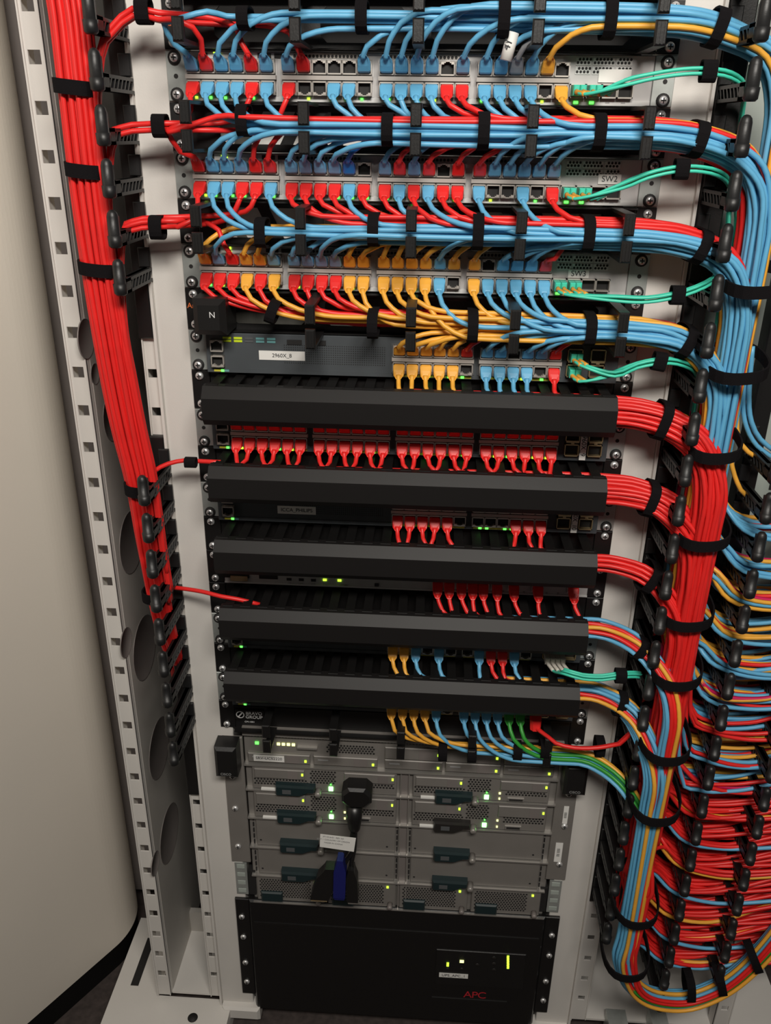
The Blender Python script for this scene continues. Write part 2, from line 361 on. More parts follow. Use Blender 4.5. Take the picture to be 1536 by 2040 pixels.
def grey_switch(k, label, sticker_spec):
    t = thing('network_switch', (0, 0, Z(k + 1)), label, 'switch')
    m = MB(); m.cbox(-0.2208, 0.2208, -0.003, 0.26, Z(k + 1, -0.0008), Z(k, 0.0006), 0.0008); m.build('body', 'switch_grey', t)
    ears(t, k)
    m = MB(); m.box(-0.2200, 0.2200, -0.0044, -0.003, Z(k, 0.0432), Z(k, 0.0388)); m.build('led_strip', 'led_strip', t)
    ports(t, k, -0.2135, 24, None, None, False)
    for a, b in ((-0.118, -0.053), (-0.0265, 0.040), (0.0655, 0.100)):                    # vent slots over the ports
        MB().box(a, b, -0.0036, -0.003, Z(k, 0.0058), Z(k, 0.0018)).build('vent_slot', 'bar_grey', t)
    for a, b in ((-0.118, -0.053), (-0.0265, 0.040), (0.0655, 0.100)):
        hexgrid(MB(), a, b, Z(k, 0.0057), Z(k, 0.0019), 0.0036, 0.0015, -0.00375).build('vent_holes', 'hole', t)
    m = MB(); m.box(0.102, 0.136, -0.0036, -0.003, Z(k, 0.0056), Z(k, 0.0018)); m.build('name_plate', 'led_strip', t)
    for a, b in ((-0.152, -0.139), (-0.136, -0.124), (-0.205, -0.200)):
        MB().box(a, b, -0.0038, -0.003, Z(k, 0.0062), Z(k, 0.0022)).build('socket_slot', 'hole', t)
    m = MB(); g = MB()                                                                   # right-hand grille of round holes
    for r in (0.0062, 0.0138):
        for a, b in ((0.148, 0.162), (0.1638, 0.1835), (0.1853, 0.200)):
            m.box(a, b, -0.0036, -0.003, Z(k, r + 0.0032), Z(k, r - 0.0032)); hexgrid(g, a + 0.0004, b, Z(k, r + 0.0024), Z(k, r - 0.0026), 0.0033, 0.00135, -0.00375)
    m.build('grille_plate', 'led_strip', t); g.build('grille_holes', 'hole', t)
    for i in range(4):                                                                   # optical cages
        x = 0.151 + i*0.0148
        c = MB(); c.box(x - 0.0072, x + 0.0072, -0.010, -0.003, Z(k, 0.0372), Z(k, 0.0360)); c.box(x - 0.0072, x + 0.0072, -0.010, -0.003, Z(k, 0.0262), Z(k, 0.0252))
        c.box(x - 0.0072, x - 0.0064, -0.010, -0.003, Z(k, 0.0372), Z(k, 0.0252)); c.box(x + 0.0064, x + 0.0072, -0.010, -0.003, Z(k, 0.0372), Z(k, 0.0252))
        c.box(x - 0.0072, x + 0.0072, -0.0034, -0.003, Z(k, 0.0372), Z(k, 0.0252), 1); c.build('optical_cage', ['shield', 'hole'], t)
    for x in (0.151, 0.1658): led(t, x, Z(k, 0.0408), -0.0046, 'led_green', 0.0042, 0.0022)
    for x in (0.1806, 0.1954): MB().box(x - 0.002, x + 0.002, -0.0046, -0.0044, Z(k, 0.0412), Z(k, 0.0402)).build('mark', 'grey_ink', t)
    for i in range(0, 24):
        if random.random() < 0.62: led(t, port_x(-0.2135, i) + random.uniform(-0.003, 0.003), Z(k, 0.0405), -0.0046, 'led_green' if random.random() < 0.7 else 'led_lime', 0.0026, 0.0022)
    for i in range(5): led(t, -0.192 + random.uniform(-0.002, 0.006), Z(k, 0.002 + i*0.0014), -0.0034, 'led_lime', 0.0018, 0.0011)
    for b in range(4):
        text('lettering', '%dX' % (b*12 + 11), 0.0026, 'grey_ink', t, (port_x(-0.2135, b*6 + 5) + 0.004, -0.0046, Z(k, 0.041)))
    if sticker_spec:
        a, b, c, d, s_, sz = sticker_spec; sticker(t, a, b, Z(k, d), Z(k, c), -0.0040, s_, sz)
    return t
SW = {}
SW[0] = grey_switch(0, 'topmost of three light-grey switches with sparse mixed cables and four free upper sockets', (0.170, 0.200, 0.0125, 0.0235, None, 0.006))
SW[2] = grey_switch(2, 'middle of three light-grey switches, full of red and blue cables, white sticker', (0.180, 0.202, 0.0145, 0.0235, 'SW2', 0.0078))
SW[4] = grey_switch(4, 'lowest of three light-grey switches with many yellow cables and a SW3 sticker', (0.160, 0.181, 0.0165, 0.0248, 'SW3', 0.0078))

def dark_switch(k, label, nblocks, x0, sfp, full=True):
    t = thing('network_switch', (0, 0, Z(k + 1)), label, 'switch')
    m = MB(); m.cbox(-0.2208, 0.2208, -0.003, 0.26, Z(k + 1, -0.0008), Z(k, 0.0006), 0.0008); m.build('body', 'dark_switch', t)
    ears(t, k)
    m = MB(); m.box(-0.2200, 0.2200, -0.0042, -0.003, Z(k, 0.0434), Z(k, 0.0392)); m.build('lower_lip', 'dark_switch', t)
    ports(t, k, x0, nblocks*6, None, None, True)
    for up in (1, 0): put('management_port', PORT[(up, 0)], t, (-0.2075, -0.0035, Z(k, 0.0135 if up else 0.0305)))
    m = MB(); m.box(-0.213, -0.2055, -0.0046, -0.004, Z(k, 0.0425), Z(k, 0.0403)); m.box(-0.2015, -0.1965, -0.0046, -0.004, Z(k, 0.0425), Z(k, 0.0403), 1); m.build('mode_mark', ['mode_yellow', 'teal_print'], t)
    led(t, -0.2035, Z(k, 0.0414), -0.0046, 'led_green', 0.0032, 0.0024)
    for b in range(nblocks):
        xa, xb = port_x(x0, b*6) - 0.005, port_x(x0, b*6 + 5) + 0.006
        MB().box(xa, xb, -0.0047, -0.0041, Z(k, 0.0426), Z(k, 0.0403)).build('port_number_strip', 'mode_yellow', t)
    if full:
        m = MB(); n = 0
        for i in range(46):
            for j in range(9):
                m.disc((-0.135 + i*0.0024, -0.00315, Z(k, 0.012 + j*0.0024)), 0.0007, 4, 0)
        m.build('vent_holes', 'hole', t)
    for x in sfp:
        for j in (0, 1):
            c = MB(); zc = 0.0135 + j*0.0165
            c.box(x - 0.0078, x + 0.0078, -0.009, -0.003, Z(k, zc + 0.0070), Z(k, zc + 0.0058)); c.box(x - 0.0078, x + 0.0078, -0.009, -0.003, Z(k, zc - 0.0058), Z(k, zc - 0.0070))
            c.box(x - 0.0078, x - 0.0069, -0.009, -0.003, Z(k, zc + 0.0070), Z(k, zc - 0.0070)); c.box(x + 0.0069, x + 0.0078, -0.009, -0.003, Z(k, zc + 0.0070), Z(k, zc - 0.0070))
            c.box(x - 0.0078, x + 0.0078, -0.0034, -0.003, Z(k, zc + 0.0070), Z(k, zc - 0.0070), 1)
            if j == 0: c.box(x - 0.0070, x + 0.0070, -0.0105, -0.009, Z(k, zc + 0.0072), Z(k, zc + 0.0048), 2); c.box(x - 0.0018, x + 0.0018, -0.0108, -0.009, Z(k, zc + 0.0085), Z(k, zc + 0.0048), 2)
            c.build('optical_cage', ['brass', 'hole', 'brass'], t)
    for i in range(nblocks*6):
        if random.random() < 0.7 and k in (6, 8, 10): led(t, port_x(x0, i) + random.choice((-0.0035, 0.003)), Z(k, 0.0414), -0.0048, 'led_green' if random.random() < 0.75 else 'led_lime', 0.0034, 0.0024)
    return t
SW[6] = dark_switch(6, 'dark grey switch with a white sticker, yellow and blue cables at its right half', 2, -0.0110, (0.174, 0.198))
for x, c in ((-0.197, 'lime_print'), (-0.185, 'lime_print'), (-0.173, 'dark_switch_lip'), (-0.161, 'teal_print'), (-0.149, 'teal_print')):
    m = MB(); m.box(x - 0.0045, x + 0.0045, -0.0036, -0.003, Z(6, 0.0068), Z(6, 0.0046)); m.box(x - 0.0045, x + 0.0045, -0.0036, -0.003, Z(6, 0.0100), Z(6, 0.0078)); m.build('status_mark', c, SW[6])
for x in (-0.124, -0.098): MB().box(x - 0.008, x + 0.008, -0.0040, -0.003, Z(6, 0.0110), Z(6, 0.0060)).build('usb_slot', 'hole', SW[6])
sticker(SW[6], -0.163, -0.113, Z(6, 0.0285), Z(6, 0.0185), -0.003, '2960X_8', 0.0058, 0.0, label='long white paper sticker')
SW[8] = dark_switch(8, 'dark grey switch with every socket filled by red plugs', 4, -0.1905, (0.181, 0.206), full=False)
m = MB(); sticker(SW[8], 0.1895, 0.1965, Z(8, 0.0405), Z(8, 0.0035), -0.010, '2960X_9', 0.0075, math.pi/2)
led(SW[8], 0.104, Z(8, 0.0414), -0.0050, 'led_amber', 0.0040, 0.0026)
SW[10] = dark_switch(10, 'dark grey switch with a white sticker reading ICCA_PHILIPS and red plugs at right', 2, -0.0090, (0.181, 0.206))
sticker(SW[10], -0.150, -0.105, Z(10, 0.0330), Z(10, 0.0230), -0.003, 'ICCA_PHILIPS', 0.0062)
sticker(SW[10], 0.1895, 0.1965, Z(10, 0.0405), Z(10, 0.0035), -0.010, '2960X_10', 0.0072, math.pi/2)
SW[14] = dark_switch(14, 'dark switch with two yellow, several blue and beige-tailed fibre plugs under the fourth black cover', 2, -0.0115, (0.181, 0.206))
sticker(SW[14], -0.150, -0.100, Z(14, 0.0225), Z(14, 0.0125), -0.003)
SW[16] = dark_switch(16, 'lowest dark switch with yellow, blue and two green cables above the blade chassis', 2, -0.0115, (0.181, 0.206))
FWD = 0.008                                                    # the dark bezels stand proud of their ears
for k in (6, 8, 10, 14, 16):
    for c in SW[k].children:
        if not c.name.startswith('mounting_ear'): c.location.y -= FWD
# pale controller between the dark ones
t = SW[12] = thing('wireless_controller', (0, 0, Z(13)), 'pale thin controller with nine red plugs under the third black cover', 'network device')
m = MB(); m.cbox(-0.2208, 0.2208, -0.003, 0.26, Z(13, -0.0008), Z(12, 0.0006), 0.0008); m.build('body', 'switch_grey', t)
m = MB(); m.box(-0.2208, 0.2208, -0.004, -0.003, Z(12, 0.0436), Z(12, 0.0415)); m.build('lower_edge', 'led_strip', t)
m = MB(); m.box(-0.2208, -0.190, -0.0045, -0.003, Z(12, 0.036), Z(12, 0.004)); m.build('black_corner', 'black_plastic', t)
m = MB(); m.box(-0.213, -0.192, -0.0056, -0.0045, Z(12, 0.040), Z(12, 0.033)); m.build('tab', 'brass', t)
ears(t, 12, mt='black_metal', washer=False, hole=False)
for x in (-0.097, -0.079): led(t, x, Z(12, 0.0345), -0.0035, 'led_lime', 0.0045, 0.0026)
for x in (-0.141, -0.126, -0.111): MB().box(x - 0.003, x + 0.003, -0.0036, -0.003, Z(12, 0.0375), Z(12, 0.034)).build('button', 'hole', t)
MB().box(-0.178, -0.155, -0.0036, -0.003, Z(12, 0.0365), Z(12, 0.031)).build('serial_socket', 'hole', t)
for x in (-0.1405, -0.1255, -0.111, -0.097): text('lettering', 'SYS', 0.0028, 'grey_ink', t, (x, -0.0042, Z(12, 0.0405)))
text('lettering', 'SUPPLIES', 0.0028, 'grey_ink', t, (-0.074, -0.0042, Z(12, 0.0405)))
MB().box(-0.036, -0.031, -0.0042, -0.004, Z(12, 0.0405), Z(12, 0.036)).build('mark', 'ink', t)
MB().box(0.045, 0.0455, -0.0042, -0.003, Z(12, 0.0436), Z(12, 0.036)).build('panel_gap', 'hole', t)
WLCX = [0.0405, 0.0545, 0.0690, 0.0825, 0.0950, 0.1115, 0.1315, 0.1600, 0.2020]
for x in WLCX: put('port', PORT[(0, 0)], t, (x, -0.0035, Z(12, 0.030)))
for i, x in enumerate((0.120, 0.145, 0.172, 0.186)): MB().disc((x, -0.0042, Z(12, 0.0400)), 0.0013, 8, 0, 0, 0.0003).build('stud', 'grey_ink', t)

# ------------------------------------------------------------------ cable managers
RINGX = {-1: (-0.2060, -0.104, 0.002, 0.1035, 0.206), 1: (-0.2055, -0.0985, 0.002, 0.105, 0.206), 3: (-0.2030, -0.104, 0.000, 0.102, 0.2), 5: (-0.097, 0.002, 0.103, 0.206), 17: (-0.170, -0.084, 0.002, 0.092, 0.187)}
def ring_mesh():
    m = MB(); w = 0.0050; d = -0.074
    m.box(-w, w, d, 0.0, 0.0188, 0.0218); m.box(-w, w, d, 0.0, -0.0218, -0.0188)         # arms
    m.cbox(-w, w, d - 0.005, d, 0.0022, 0.0218, 0.0014); m.cbox(-w, w, d - 0.005, d, -0.0218, -0.0022, 0.0014)
    for x in (-0.0030, 0.0, 0.0030):
        m.box(x - 0.0008, x + 0.0008, d - 0.0056, d - 0.0045, 0.0040, 0.0200); m.box(x - 0.0008, x + 0.0008, d - 0.0056, d - 0.0045, -0.0200, -0.0040)
    return m.mesh('ring', ['black_plastic'])
RING = ring_mesh()
def ring_manager(k, label, win, behind):
    t = thing('cable_manager', (0, 0, Z(k + 1)), label, 'cable manager')
    m = MB(); xs = [-0.2208]                                                              # back plate with rounded windows
    zc = Z(k + 0.5)
    wins = [(-0.193, -0.112), (-0.092, -0.010), (0.012, 0.094), (0.114, 0.196)] if win else []
    m.box(-0.2208, 0.2208, 0.0, 0.002, Z(k, 0.0075), Z(k, 0.0005)); m.box(-0.2208, 0.2208, 0.0, 0.002, Z(k + 1, -0.0005), Z(k + 1, -0.0075))
    prev = -0.2208
    for a, b in wins:
        m.box(prev, a, 0.0, 0.002, Z(k + 1, -0.0075), Z(k, 0.0075)); prev = b
        for xx, zz, sx, sz in ((a, Z(k, 0.0075), 1, -1), (b, Z(k, 0.0075), -1, -1), (a, Z(k + 1, -0.0075), 1, 1), (b, Z(k + 1, -0.0075), -1, 1)):
            m.add([(xx, 0, zz), (xx + sx*0.006, 0, zz), (xx, 0, zz + sz*0.006), (xx, 0.002, zz), (xx + sx*0.006, 0.002, zz), (xx, 0.002, zz + sz*0.006)], [(0, 1, 2), (3, 4, 5), (1, 2, 5, 4)])
    m.box(prev, 0.2208, 0.0, 0.002, Z(k + 1, -0.0075), Z(k, 0.0075)); m.build('back_plate', 'black_metal', t)
    m = MB(); m.box(-0.2208, 0.2208, -0.012, 0.0, Z(k, 0.0020), Z(k, 0.0008)); m.box(-0.2208, 0.2208, -0.012, 0.0, Z(k + 1, -0.0008), Z(k + 1, -0.0020)); m.build('fold', 'black_metal', t)
    ears(t, k, mt='black_metal', washer=False, hole=False)
    for x in RINGX[k]: put('ring', RING, t, (x, -0.001, zc), None, (1, 0.62, 1) if k == 17 else None)
    if behind:
        m = MB(); m.box(-0.215, 0.215, 0.035, 0.05, Z(k + 1), Z(k))
        mt = {'white': 'paper', 'olive': 'olive_metal', 'dark': 'rubber_black'}[behind]; m.build('backing_sheet', mt, t)
        if behind == 'white':
            for i in range(9):
                x = -0.19 + i*0.047 + random.uniform(-0.01, 0.01); l = random.choice((-0.02, 0.0, 0.022)); w_ = random.uniform(0.007, 0.016)
                m = MB(); z0, z1_ = Z(k + 1, -0.002), Z(k, 0.002)
                m.add([(x, 0.034, z0), (x + w_, 0.034, z0), (x + w_ + l, 0.034, z1_), (x + l, 0.034, z1_), (x, 0.035, z0), (x + w_, 0.035, z0), (x + w_ + l, 0.035, z1_), (x + l, 0.035, z1_)],
                      [(0, 1, 2, 3), (4, 5, 6, 7), (0, 1, 5, 4), (1, 2, 6, 5), (2, 3, 7, 6), (3, 0, 4, 7)]); m.build('backing_bar', 'black_metal' if i % 3 else 'olive_metal', t)
    return t
CM = {}
CM[-1] = ring_manager(-1, 'black ring cable manager at the top edge holding the uppermost blue bundle', True, 'dark')
CM[1] = ring_manager(1, 'black ring cable manager between the topmost and middle grey switches', True, 'white')
CM[3] = ring_manager(3, 'black ring cable manager between the middle and lowest grey switches', True, 'white')
CM[5] = ring_manager(5, 'black ring cable manager under the lowest grey switch holding red and yellow cables', True, 'olive')
CM[17] = ring_manager(17, 'black ring cable manager right above the grey blade chassis', False, None)
text('lettering', 'Any', 0.0080, 'orange_ink', CM[-1], (-0.2335, -0.0026, Z(-0.5))); text('lettering', 'Any', 0.0080, 'orange_ink', CM[3], (-0.2335, -0.0026, Z(3.45)))
text('lettering', 'Any', 0.0080, 'orange_ink', CM[5], (-0.2335, -0.0026, Z(5.42)))
m = MB(); m.cbox(-0.222, -0.188, -0.050, -0.0, Z(5.90), Z(5, 0.003), 0.006); m.build('end_block', 'black_plastic', CM[5])
text('lettering', 'N', 0.0085, 'white_ink', CM[5], (-0.2010, -0.0505, Z(5.42)))
# maker's badge on the manager over the chassis
m = MB(); m.box(-0.2205, -0.182, -0.0030, 0.0, Z(17, 0.0295), Z(17, 0.0140)); bdg = m.build('badge', 'black_plastic', CM[17])
m = MB(); m.lathe((-0.2135, -0.0030, Z(17, 0.0217)), (0, -1, 0), [(0, 0.0056), (0.0004, 0.0056), (0.0004, 0.0044), (0.0, 0.0044)], 20)
m.add([(-0.217, -0.0034, Z(17, 0.0245)), (-0.2155, -0.0034, Z(17, 0.0255)), (-0.2100, -0.0034, Z(17, 0.0190)), (-0.2115, -0.0034, Z(17, 0.0180))], [(0, 1, 2, 3)]); m.build('emblem', 'white_ink', bdg)
text('lettering', 'BRAVO', 0.0068, 'white_ink', bdg, (-0.1950, -0.0033, Z(17, 0.0188))); text('lettering', 'GROUP', 0.0068, 'white_ink', bdg, (-0.1950, -0.0033, Z(17, 0.0248)))
text('lettering', 'CM-1001', 0.0036, 'white_ink', CM[17], (-0.2015, -0.0028, Z(17, 0.0330)))
# covered channels
TOOTH = MB().box(-0.0052, 0.0052, -0.056, 0.0, -0.0010, 0.0010).cbox(-0.0062, 0.0062, -0.0575, -0.052, -0.0016, 0.0036, 0.0006).mesh('tooth', ['rubber_black'])
def cover_manager(k, label):
    t = thing('cable_manager', (0, 0, Z(k + 1)), label, 'cable manager')
    MB().box(-0.2208, 0.2208, 0.0, 0.003, Z(k + 1, -0.0006), Z(k, 0.0006)).build('back_plate', 'black_metal', t); ears(t, k, mt='black_metal', washer=False, hole=False)
    for i in range(21):
        x = -0.205 + i*0.0205
        put('tooth', TOOTH, t, (x, 0.0, Z(k, 0.0035))); put('tooth', TOOTH, t, (x, 0.0, Z(k + 1, -0.0045)), (0, math.pi, 0))
    m = MB(); x0, x1 = -0.2135, 0.2135; zt_, zb_ = Z(k, 0.0005), Z(k + 1, -0.0030)
    pr = [(-0.052, zt_), (-0.0622, zt_), (-0.0715, zt_ - 0.0112), (-0.0715, zb_ + 0.0070), (-0.066, zb_), (-0.052, zb_), (-0.052, zb_ + 0.0016), (-0.0652, zb_ + 0.0016), (-0.0697, zb_ + 0.0076), (-0.0697, zt_ - 0.0118), (-0.0614, zt_ - 0.0018), (-0.052, zt_ - 0.0018)]
    m.loft([[(x0, y, z) for y, z in pr], [(x1, y, z) for y, z in pr]]); m.build('cover', 'cover_black', t); return t
for i, k in enumerate((7, 9, 11, 13, 15)):
    CM[k] = cover_manager(k, '%s of the five long black channel covers counted from the top' % ORD[i])

# ------------------------------------------------------------------ blade chassis
ch = thing('blade_chassis', (0, 0, Z(25.05)), 'grey blade server chassis with two rows of blades and dark teal levers above the UPS', 'server')
def row(py, px=500): return at(px, py).z
RZ = [row(1462), row(1519), row(1568), row(1624), row(1682), row(1738), row(1790)]
XL, XR = -0.2125, 0.2160; XM0, XM1 = 0.0030, 0.0130
MB().cbox(XL, XR, 0.002, 0.30, RZ[6], RZ[0], 0.001).build('body', 'chassis_grey', ch)
MB().box(XL, XR, -0.004, 0.20, RZ[0], RZ[0] + 0.014).build('roof_lip', 'chassis_grey', ch)
for s in (-1, 1):
    x0, x1 = sorted((s*0.2413, s*0.2135)); m = MB(); m.cbox(x0, x1, -0.003, 0.001, Z(23.45), Z(18.35), 0.0008); e = m.build('mounting_ear', 'chassis_grey', ch)
    for zz in (Z(19.85), Z(21.15), Z(22.75)): put('screw', SCREW, e, (s*0.2300, -0.003, zz))
    x0, x1 = sorted((s*0.246, s*0.2165)); m = MB(); m.cbox(x0, x1, -0.030, -0.003, Z(19.42), Z(18.30), 0.004); m.build('latch_block', 'black_plastic', ch)
    text('lettering', 'CISCO', 0.0050, 'grey_ink', ch, (s*0.2315, -0.0304, Z(19.25)))
    x0, x1 = sorted((s*0.238, s*0.2205)); m = MB(); m.box(x0, x1, -0.001, 0.003, Z(24.95), Z(23.55))
    for i in range(4): m.box(x0 + 0.003, x1 - 0.003, -0.0016, -0.0008, Z(24.85 - i*0.36), Z(24.70 - i*0.36), 1)
    m.build('rail_bracket', ['galvanized', 'panel_green_grey'], ch)
    m = MB(); x0, x1 = sorted((s*0.219, s*0.2085)); m.box(x0, x1, -0.001, 0.012, Z(24.95), Z(23.9)); m.build('bracket_gap', 'hole', ch)
sticker(ch, 0.2262, 0.2330, Z(21.05), Z(20.35), -0.0034, '||||||||||', 0.004, math.pi/2); sticker(ch, 0.2215, 0.2315, Z(22.65), Z(21.85), -0.0034, '||||||| |||||', 0.0045, math.pi/2)
m = MB()                                                                                # row dividers
for z in RZ[1:6]: m.box(XL, XR - 0.002, -0.006, 0.004, z - 0.0012, z + 0.0012)
m.box(XL, XR, -0.006, 0.004, RZ[6] - 0.001, RZ[6] + 0.0014); m.build('divider_rail', 'rail_shine', ch)
m = MB(); m.box(XM0 - 0.0012, XM0, -0.004, 0.004, RZ[6], RZ[1]); m.box(XM1, XM1 + 0.0012, -0.004, 0.004, RZ[6], RZ[1]); m.box(XM0, XM1, 0.0, 0.003, RZ[6], RZ[1], 1); m.build('centre_post', ['chassis_light', 'dull_metal'], ch)
m = MB()
for i in range(10):
    z = RZ[3] - 0.006 - i*0.0108
    for x in (XL + 0.006, XM0 - 0.004, XM1 + 0.004, XR - 0.010): m.box(x - 0.0009, x + 0.0009, 0.0005, 0.003, z - 0.004, z + 0.003)
m.build('guide_slots', 'hole', ch)
# top row of the face: light bar, grille and four bays
m = MB(); hexgrid(m, XL + 0.002, XR - 0.004, RZ[0] - 0.0055, RZ[0] - 0.0005, 0.0042, 0.0015, 0.0012); m.build('grille_holes', 'hole', ch)
m = MB(); hexgrid(m, -0.100, -0.034, RZ[0] - 0.026, RZ[0] - 0.0105, 0.0042, 0.0016, 0.0012); m.build('grille_holes', 'hole', ch)
led(ch, -0.1945, RZ[0] - 0.016, 0.0012, 'led_green', 0.005, 0.004)
for i in range(4): led(ch, -0.165 + i*0.0068, RZ[0] - 0.016, 0.0012, 'led_warm', 0.0042, 0.0036)
MB().box(-0.139, -0.112, -0.003, 0.002, RZ[0] - 0.020, RZ[0] - 0.017).build('pull_bar', 'rail_shine', ch)
for i, (a, b) in enumerate(((-0.207, -0.122), (-0.117, -0.030), (-0.020, 0.058), (0.062, 0.136), (0.140, 0.207))):
    m = MB(); m.cbox(a, b, -0.003, 0.002, RZ[1] + 0.004, RZ[0] - 0.030, 0.001); bay = m.build('drive_bay', 'chassis_grey', ch)
    w_ = b - a; m = MB(); m.box(b - 0.032, b - 0.014, -0.0034, -0.003, RZ[1] + 0.005, RZ[0] - 0.031); m.build('bay_latch', 'dull_metal', bay)
    led(bay, b - 0.006, (RZ[0] - 0.030 + RZ[1])/2, -0.0034, 'led_lime', 0.0030, 0.0034)
    if i >= 2:
        m = MB(); m.cbox(a, b, -0.003, 0.002, RZ[0] - 0.0285, RZ[0] - 0.009, 0.001); b2 = m.build('drive_bay', 'chassis_grey', ch)
        MB().box(b - 0.032, b - 0.014, -0.0034, -0.003, RZ[0] - 0.0275, RZ[0] - 0.010).build('bay_latch', 'dull_metal', b2); led(b2, b - 0.006, RZ[0] - 0.018, -0.0034, 'led_lime', 0.0030, 0.0034)
    MB().box(a + 0.006, a + 0.02, -0.0033, -0.003, RZ[0] - 0.037, RZ[0] - 0.035).build('mark', 'grey_ink', bay)
sticker(ch, -0.199, -0.157, RZ[1] + 0.0065, RZ[1] + 0.0170, -0.0034, 'SRV-UCS2220', 0.0062)
def lever(parent, xa, xb, zc, mt):
    m = MB(); h = 0.0080; d = -0.015
    prof = [(xa, -h), (xb - 0.020, -h), (xb - 0.008, -h*0.15), (xb, -h*0.1), (xb, h*0.9), (xa, h)]
    m.loft([[(x, -0.002, zc + z) for x, z in prof], [(x, d + 0.004, zc + z) for x, z in prof], [(x + (0.002 if x == xa else -0.002), d, zc + z*0.85) for x, z in prof]])
    l = m.build('lever', mt, parent); MB().box(xa + 0.010, xa + 0.022, d - 0.0004, d, zc - 0.004, zc + 0.003).build('lever_mark', 'dark_switch_lip', l)
    MB().lathe((xb + 0.004, -0.002, zc - 0.004), (0, -1, 0), [(0, 0.0046), (0.012, 0.0046), (0.014, 0.0036)], 12).build('thumb_screw', 'chassis_light', parent)
def blade(r, side):
    x0, x1 = (XL + 0.010, XM0 - 0.006) if side == 0 else (XM1 + 0.006, XR - 0.012); z0, z1_ = RZ[r + 1] + 0.0022, RZ[r] - 0.0022
    m = MB(); m.cbox(x0, x1, -0.004, 0.002, z0, z1_, 0.0012); b = m.build('blade', 'chassis_grey', ch); wd = x1 - x0; hh = z1_ - z0
    for fx in (0.02, 0.64):
        c0 = x0 + wd*fx; c1 = c0 + wd*0.345
        MB().cbox(c0, c1, -0.0070, -0.004, z0 + hh*0.55, z1_ - 0.002, 0.0008).build('drive_bay', 'chassis_grey', b)
        MB().box(c1 - wd*0.115, c1 - wd*0.045, -0.0074, -0.007, z0 + hh*0.57, z1_ - 0.0035).build('bay_latch', 'dull_metal', b); led(b, c1 - wd*0.014, z1_ - hh*0.22, -0.0074, 'led_lime', 0.0026, 0.0036)
    for g in ((x0 + wd*0.01, x0 + wd*0.39, z0 + hh*0.20, z0 + hh*0.52), (x0 + wd*0.40, x0 + wd*0.58, z0 + hh*0.36, z1_ - 0.002), (x0 + wd*0.68, x1 - 0.003, z0 + hh*0.28, z0 + hh*0.50)):
        hexgrid(MB(), *g, 0.0044, 0.0017, -0.0041).build('grille_holes', 'hole', b)
    lever(b, x0 + wd*0.165, x0 + wd*0.44, z0 + hh*0.17, 'handle_black' if (r, side) == (2, 1) else 'handle_teal')
    MB().box(x0 + wd*0.06, x0 + wd*0.165, -0.0075, -0.004, z0 + 0.0002, z0 + 0.0030).build('pull_tag', 'paper', b)
    led(b, x0 + wd*0.545, z0 + hh*0.16, -0.0046, 'led_bright', 0.0060, 0.0070)
    led(b, x0 + wd*0.545, z0 + hh*0.36, -0.0046, 'led_green', 0.0020, 0.0016)
    led(b, x0 + wd*0.64, z0 + hh*0.36, -0.0046, 'led_warm', 0.0026, 0.0026); led(b, x0 + wd*0.64, z0 + hh*0.12, -0.0046, 'led_warm', 0.0022, 0.0026)
    m = MB(); m.box(x0 + wd*0.70, x0 + wd*0.82, -0.0062, -0.004, z0 + hh*0.06, z0 + hh*0.19); m.box(x0 + wd*0.71, x0 + wd*0.81, -0.0064, -0.006, z0 + hh*0.09, z0 + hh*0.16, 1); m.build('console_socket', ['rail_shine', 'hole'], b)
for r in (1, 2):
    for s in (0, 1): blade(r, s)
for r in (3, 4):
    for s in (0, 1):
        x0, x1 = (XL + 0.010, XM0 - 0.006) if s == 0 else (XM1 + 0.006, XR - 0.012)
        m = MB(); m.cbox(x0, x1, -0.002, 0.002, RZ[r + 1] + 0.002, RZ[r] - 0.002, 0.0012); b = m.build('blank_slot_plate', 'chassis_grey', ch); wd = x1 - x0
        lever(b, x0 + wd*0.175, x0 + wd*0.45, RZ[r + 1] + 0.010, 'handle_teal')
        for xx in (x0 + 0.006, x1 - 0.012): MB().disc((xx, -0.0022, RZ[r + 1] + 0.012), 0.0016, 8, 0).build('rivet', 'hole', b)
for i in range(4):
    a = XL + 0.006 + i*0.1055; b_ = a + 0.100
    m = MB(); m.cbox(a, b_, -0.003, 0.002, RZ[6] + 0.003, RZ[5] - 0.003, 0.001); p = m.build('power_supply', 'chassis_grey', ch)
    m = MB(); hexgrid(m, a + 0.004, b_ - 0.018, RZ[6] + 0.010, RZ[5] - 0.006, 0.0042, 0.0016, -0.0032); m.build('grille_holes', 'hole', p)
    MB().cbox(a + 0.006, a + 0.038, -0.007, -0.003, RZ[6] + 0.003, RZ[6] + 0.022, 0.002).build('pull_handle', 'handle_teal', p)
    led(p, b_ - 0.012, RZ[5] - 0.010, -0.0035, 'led_lime', 0.0032, 0.0034)
    MB().lathe((b_ - 0.008, -0.003, RZ[6] + 0.010), (0, -1, 0), [(0, 0.004), (0.008, 0.004), (0.010, 0.003)], 10).build('thumb_screw', 'dull_metal', p)

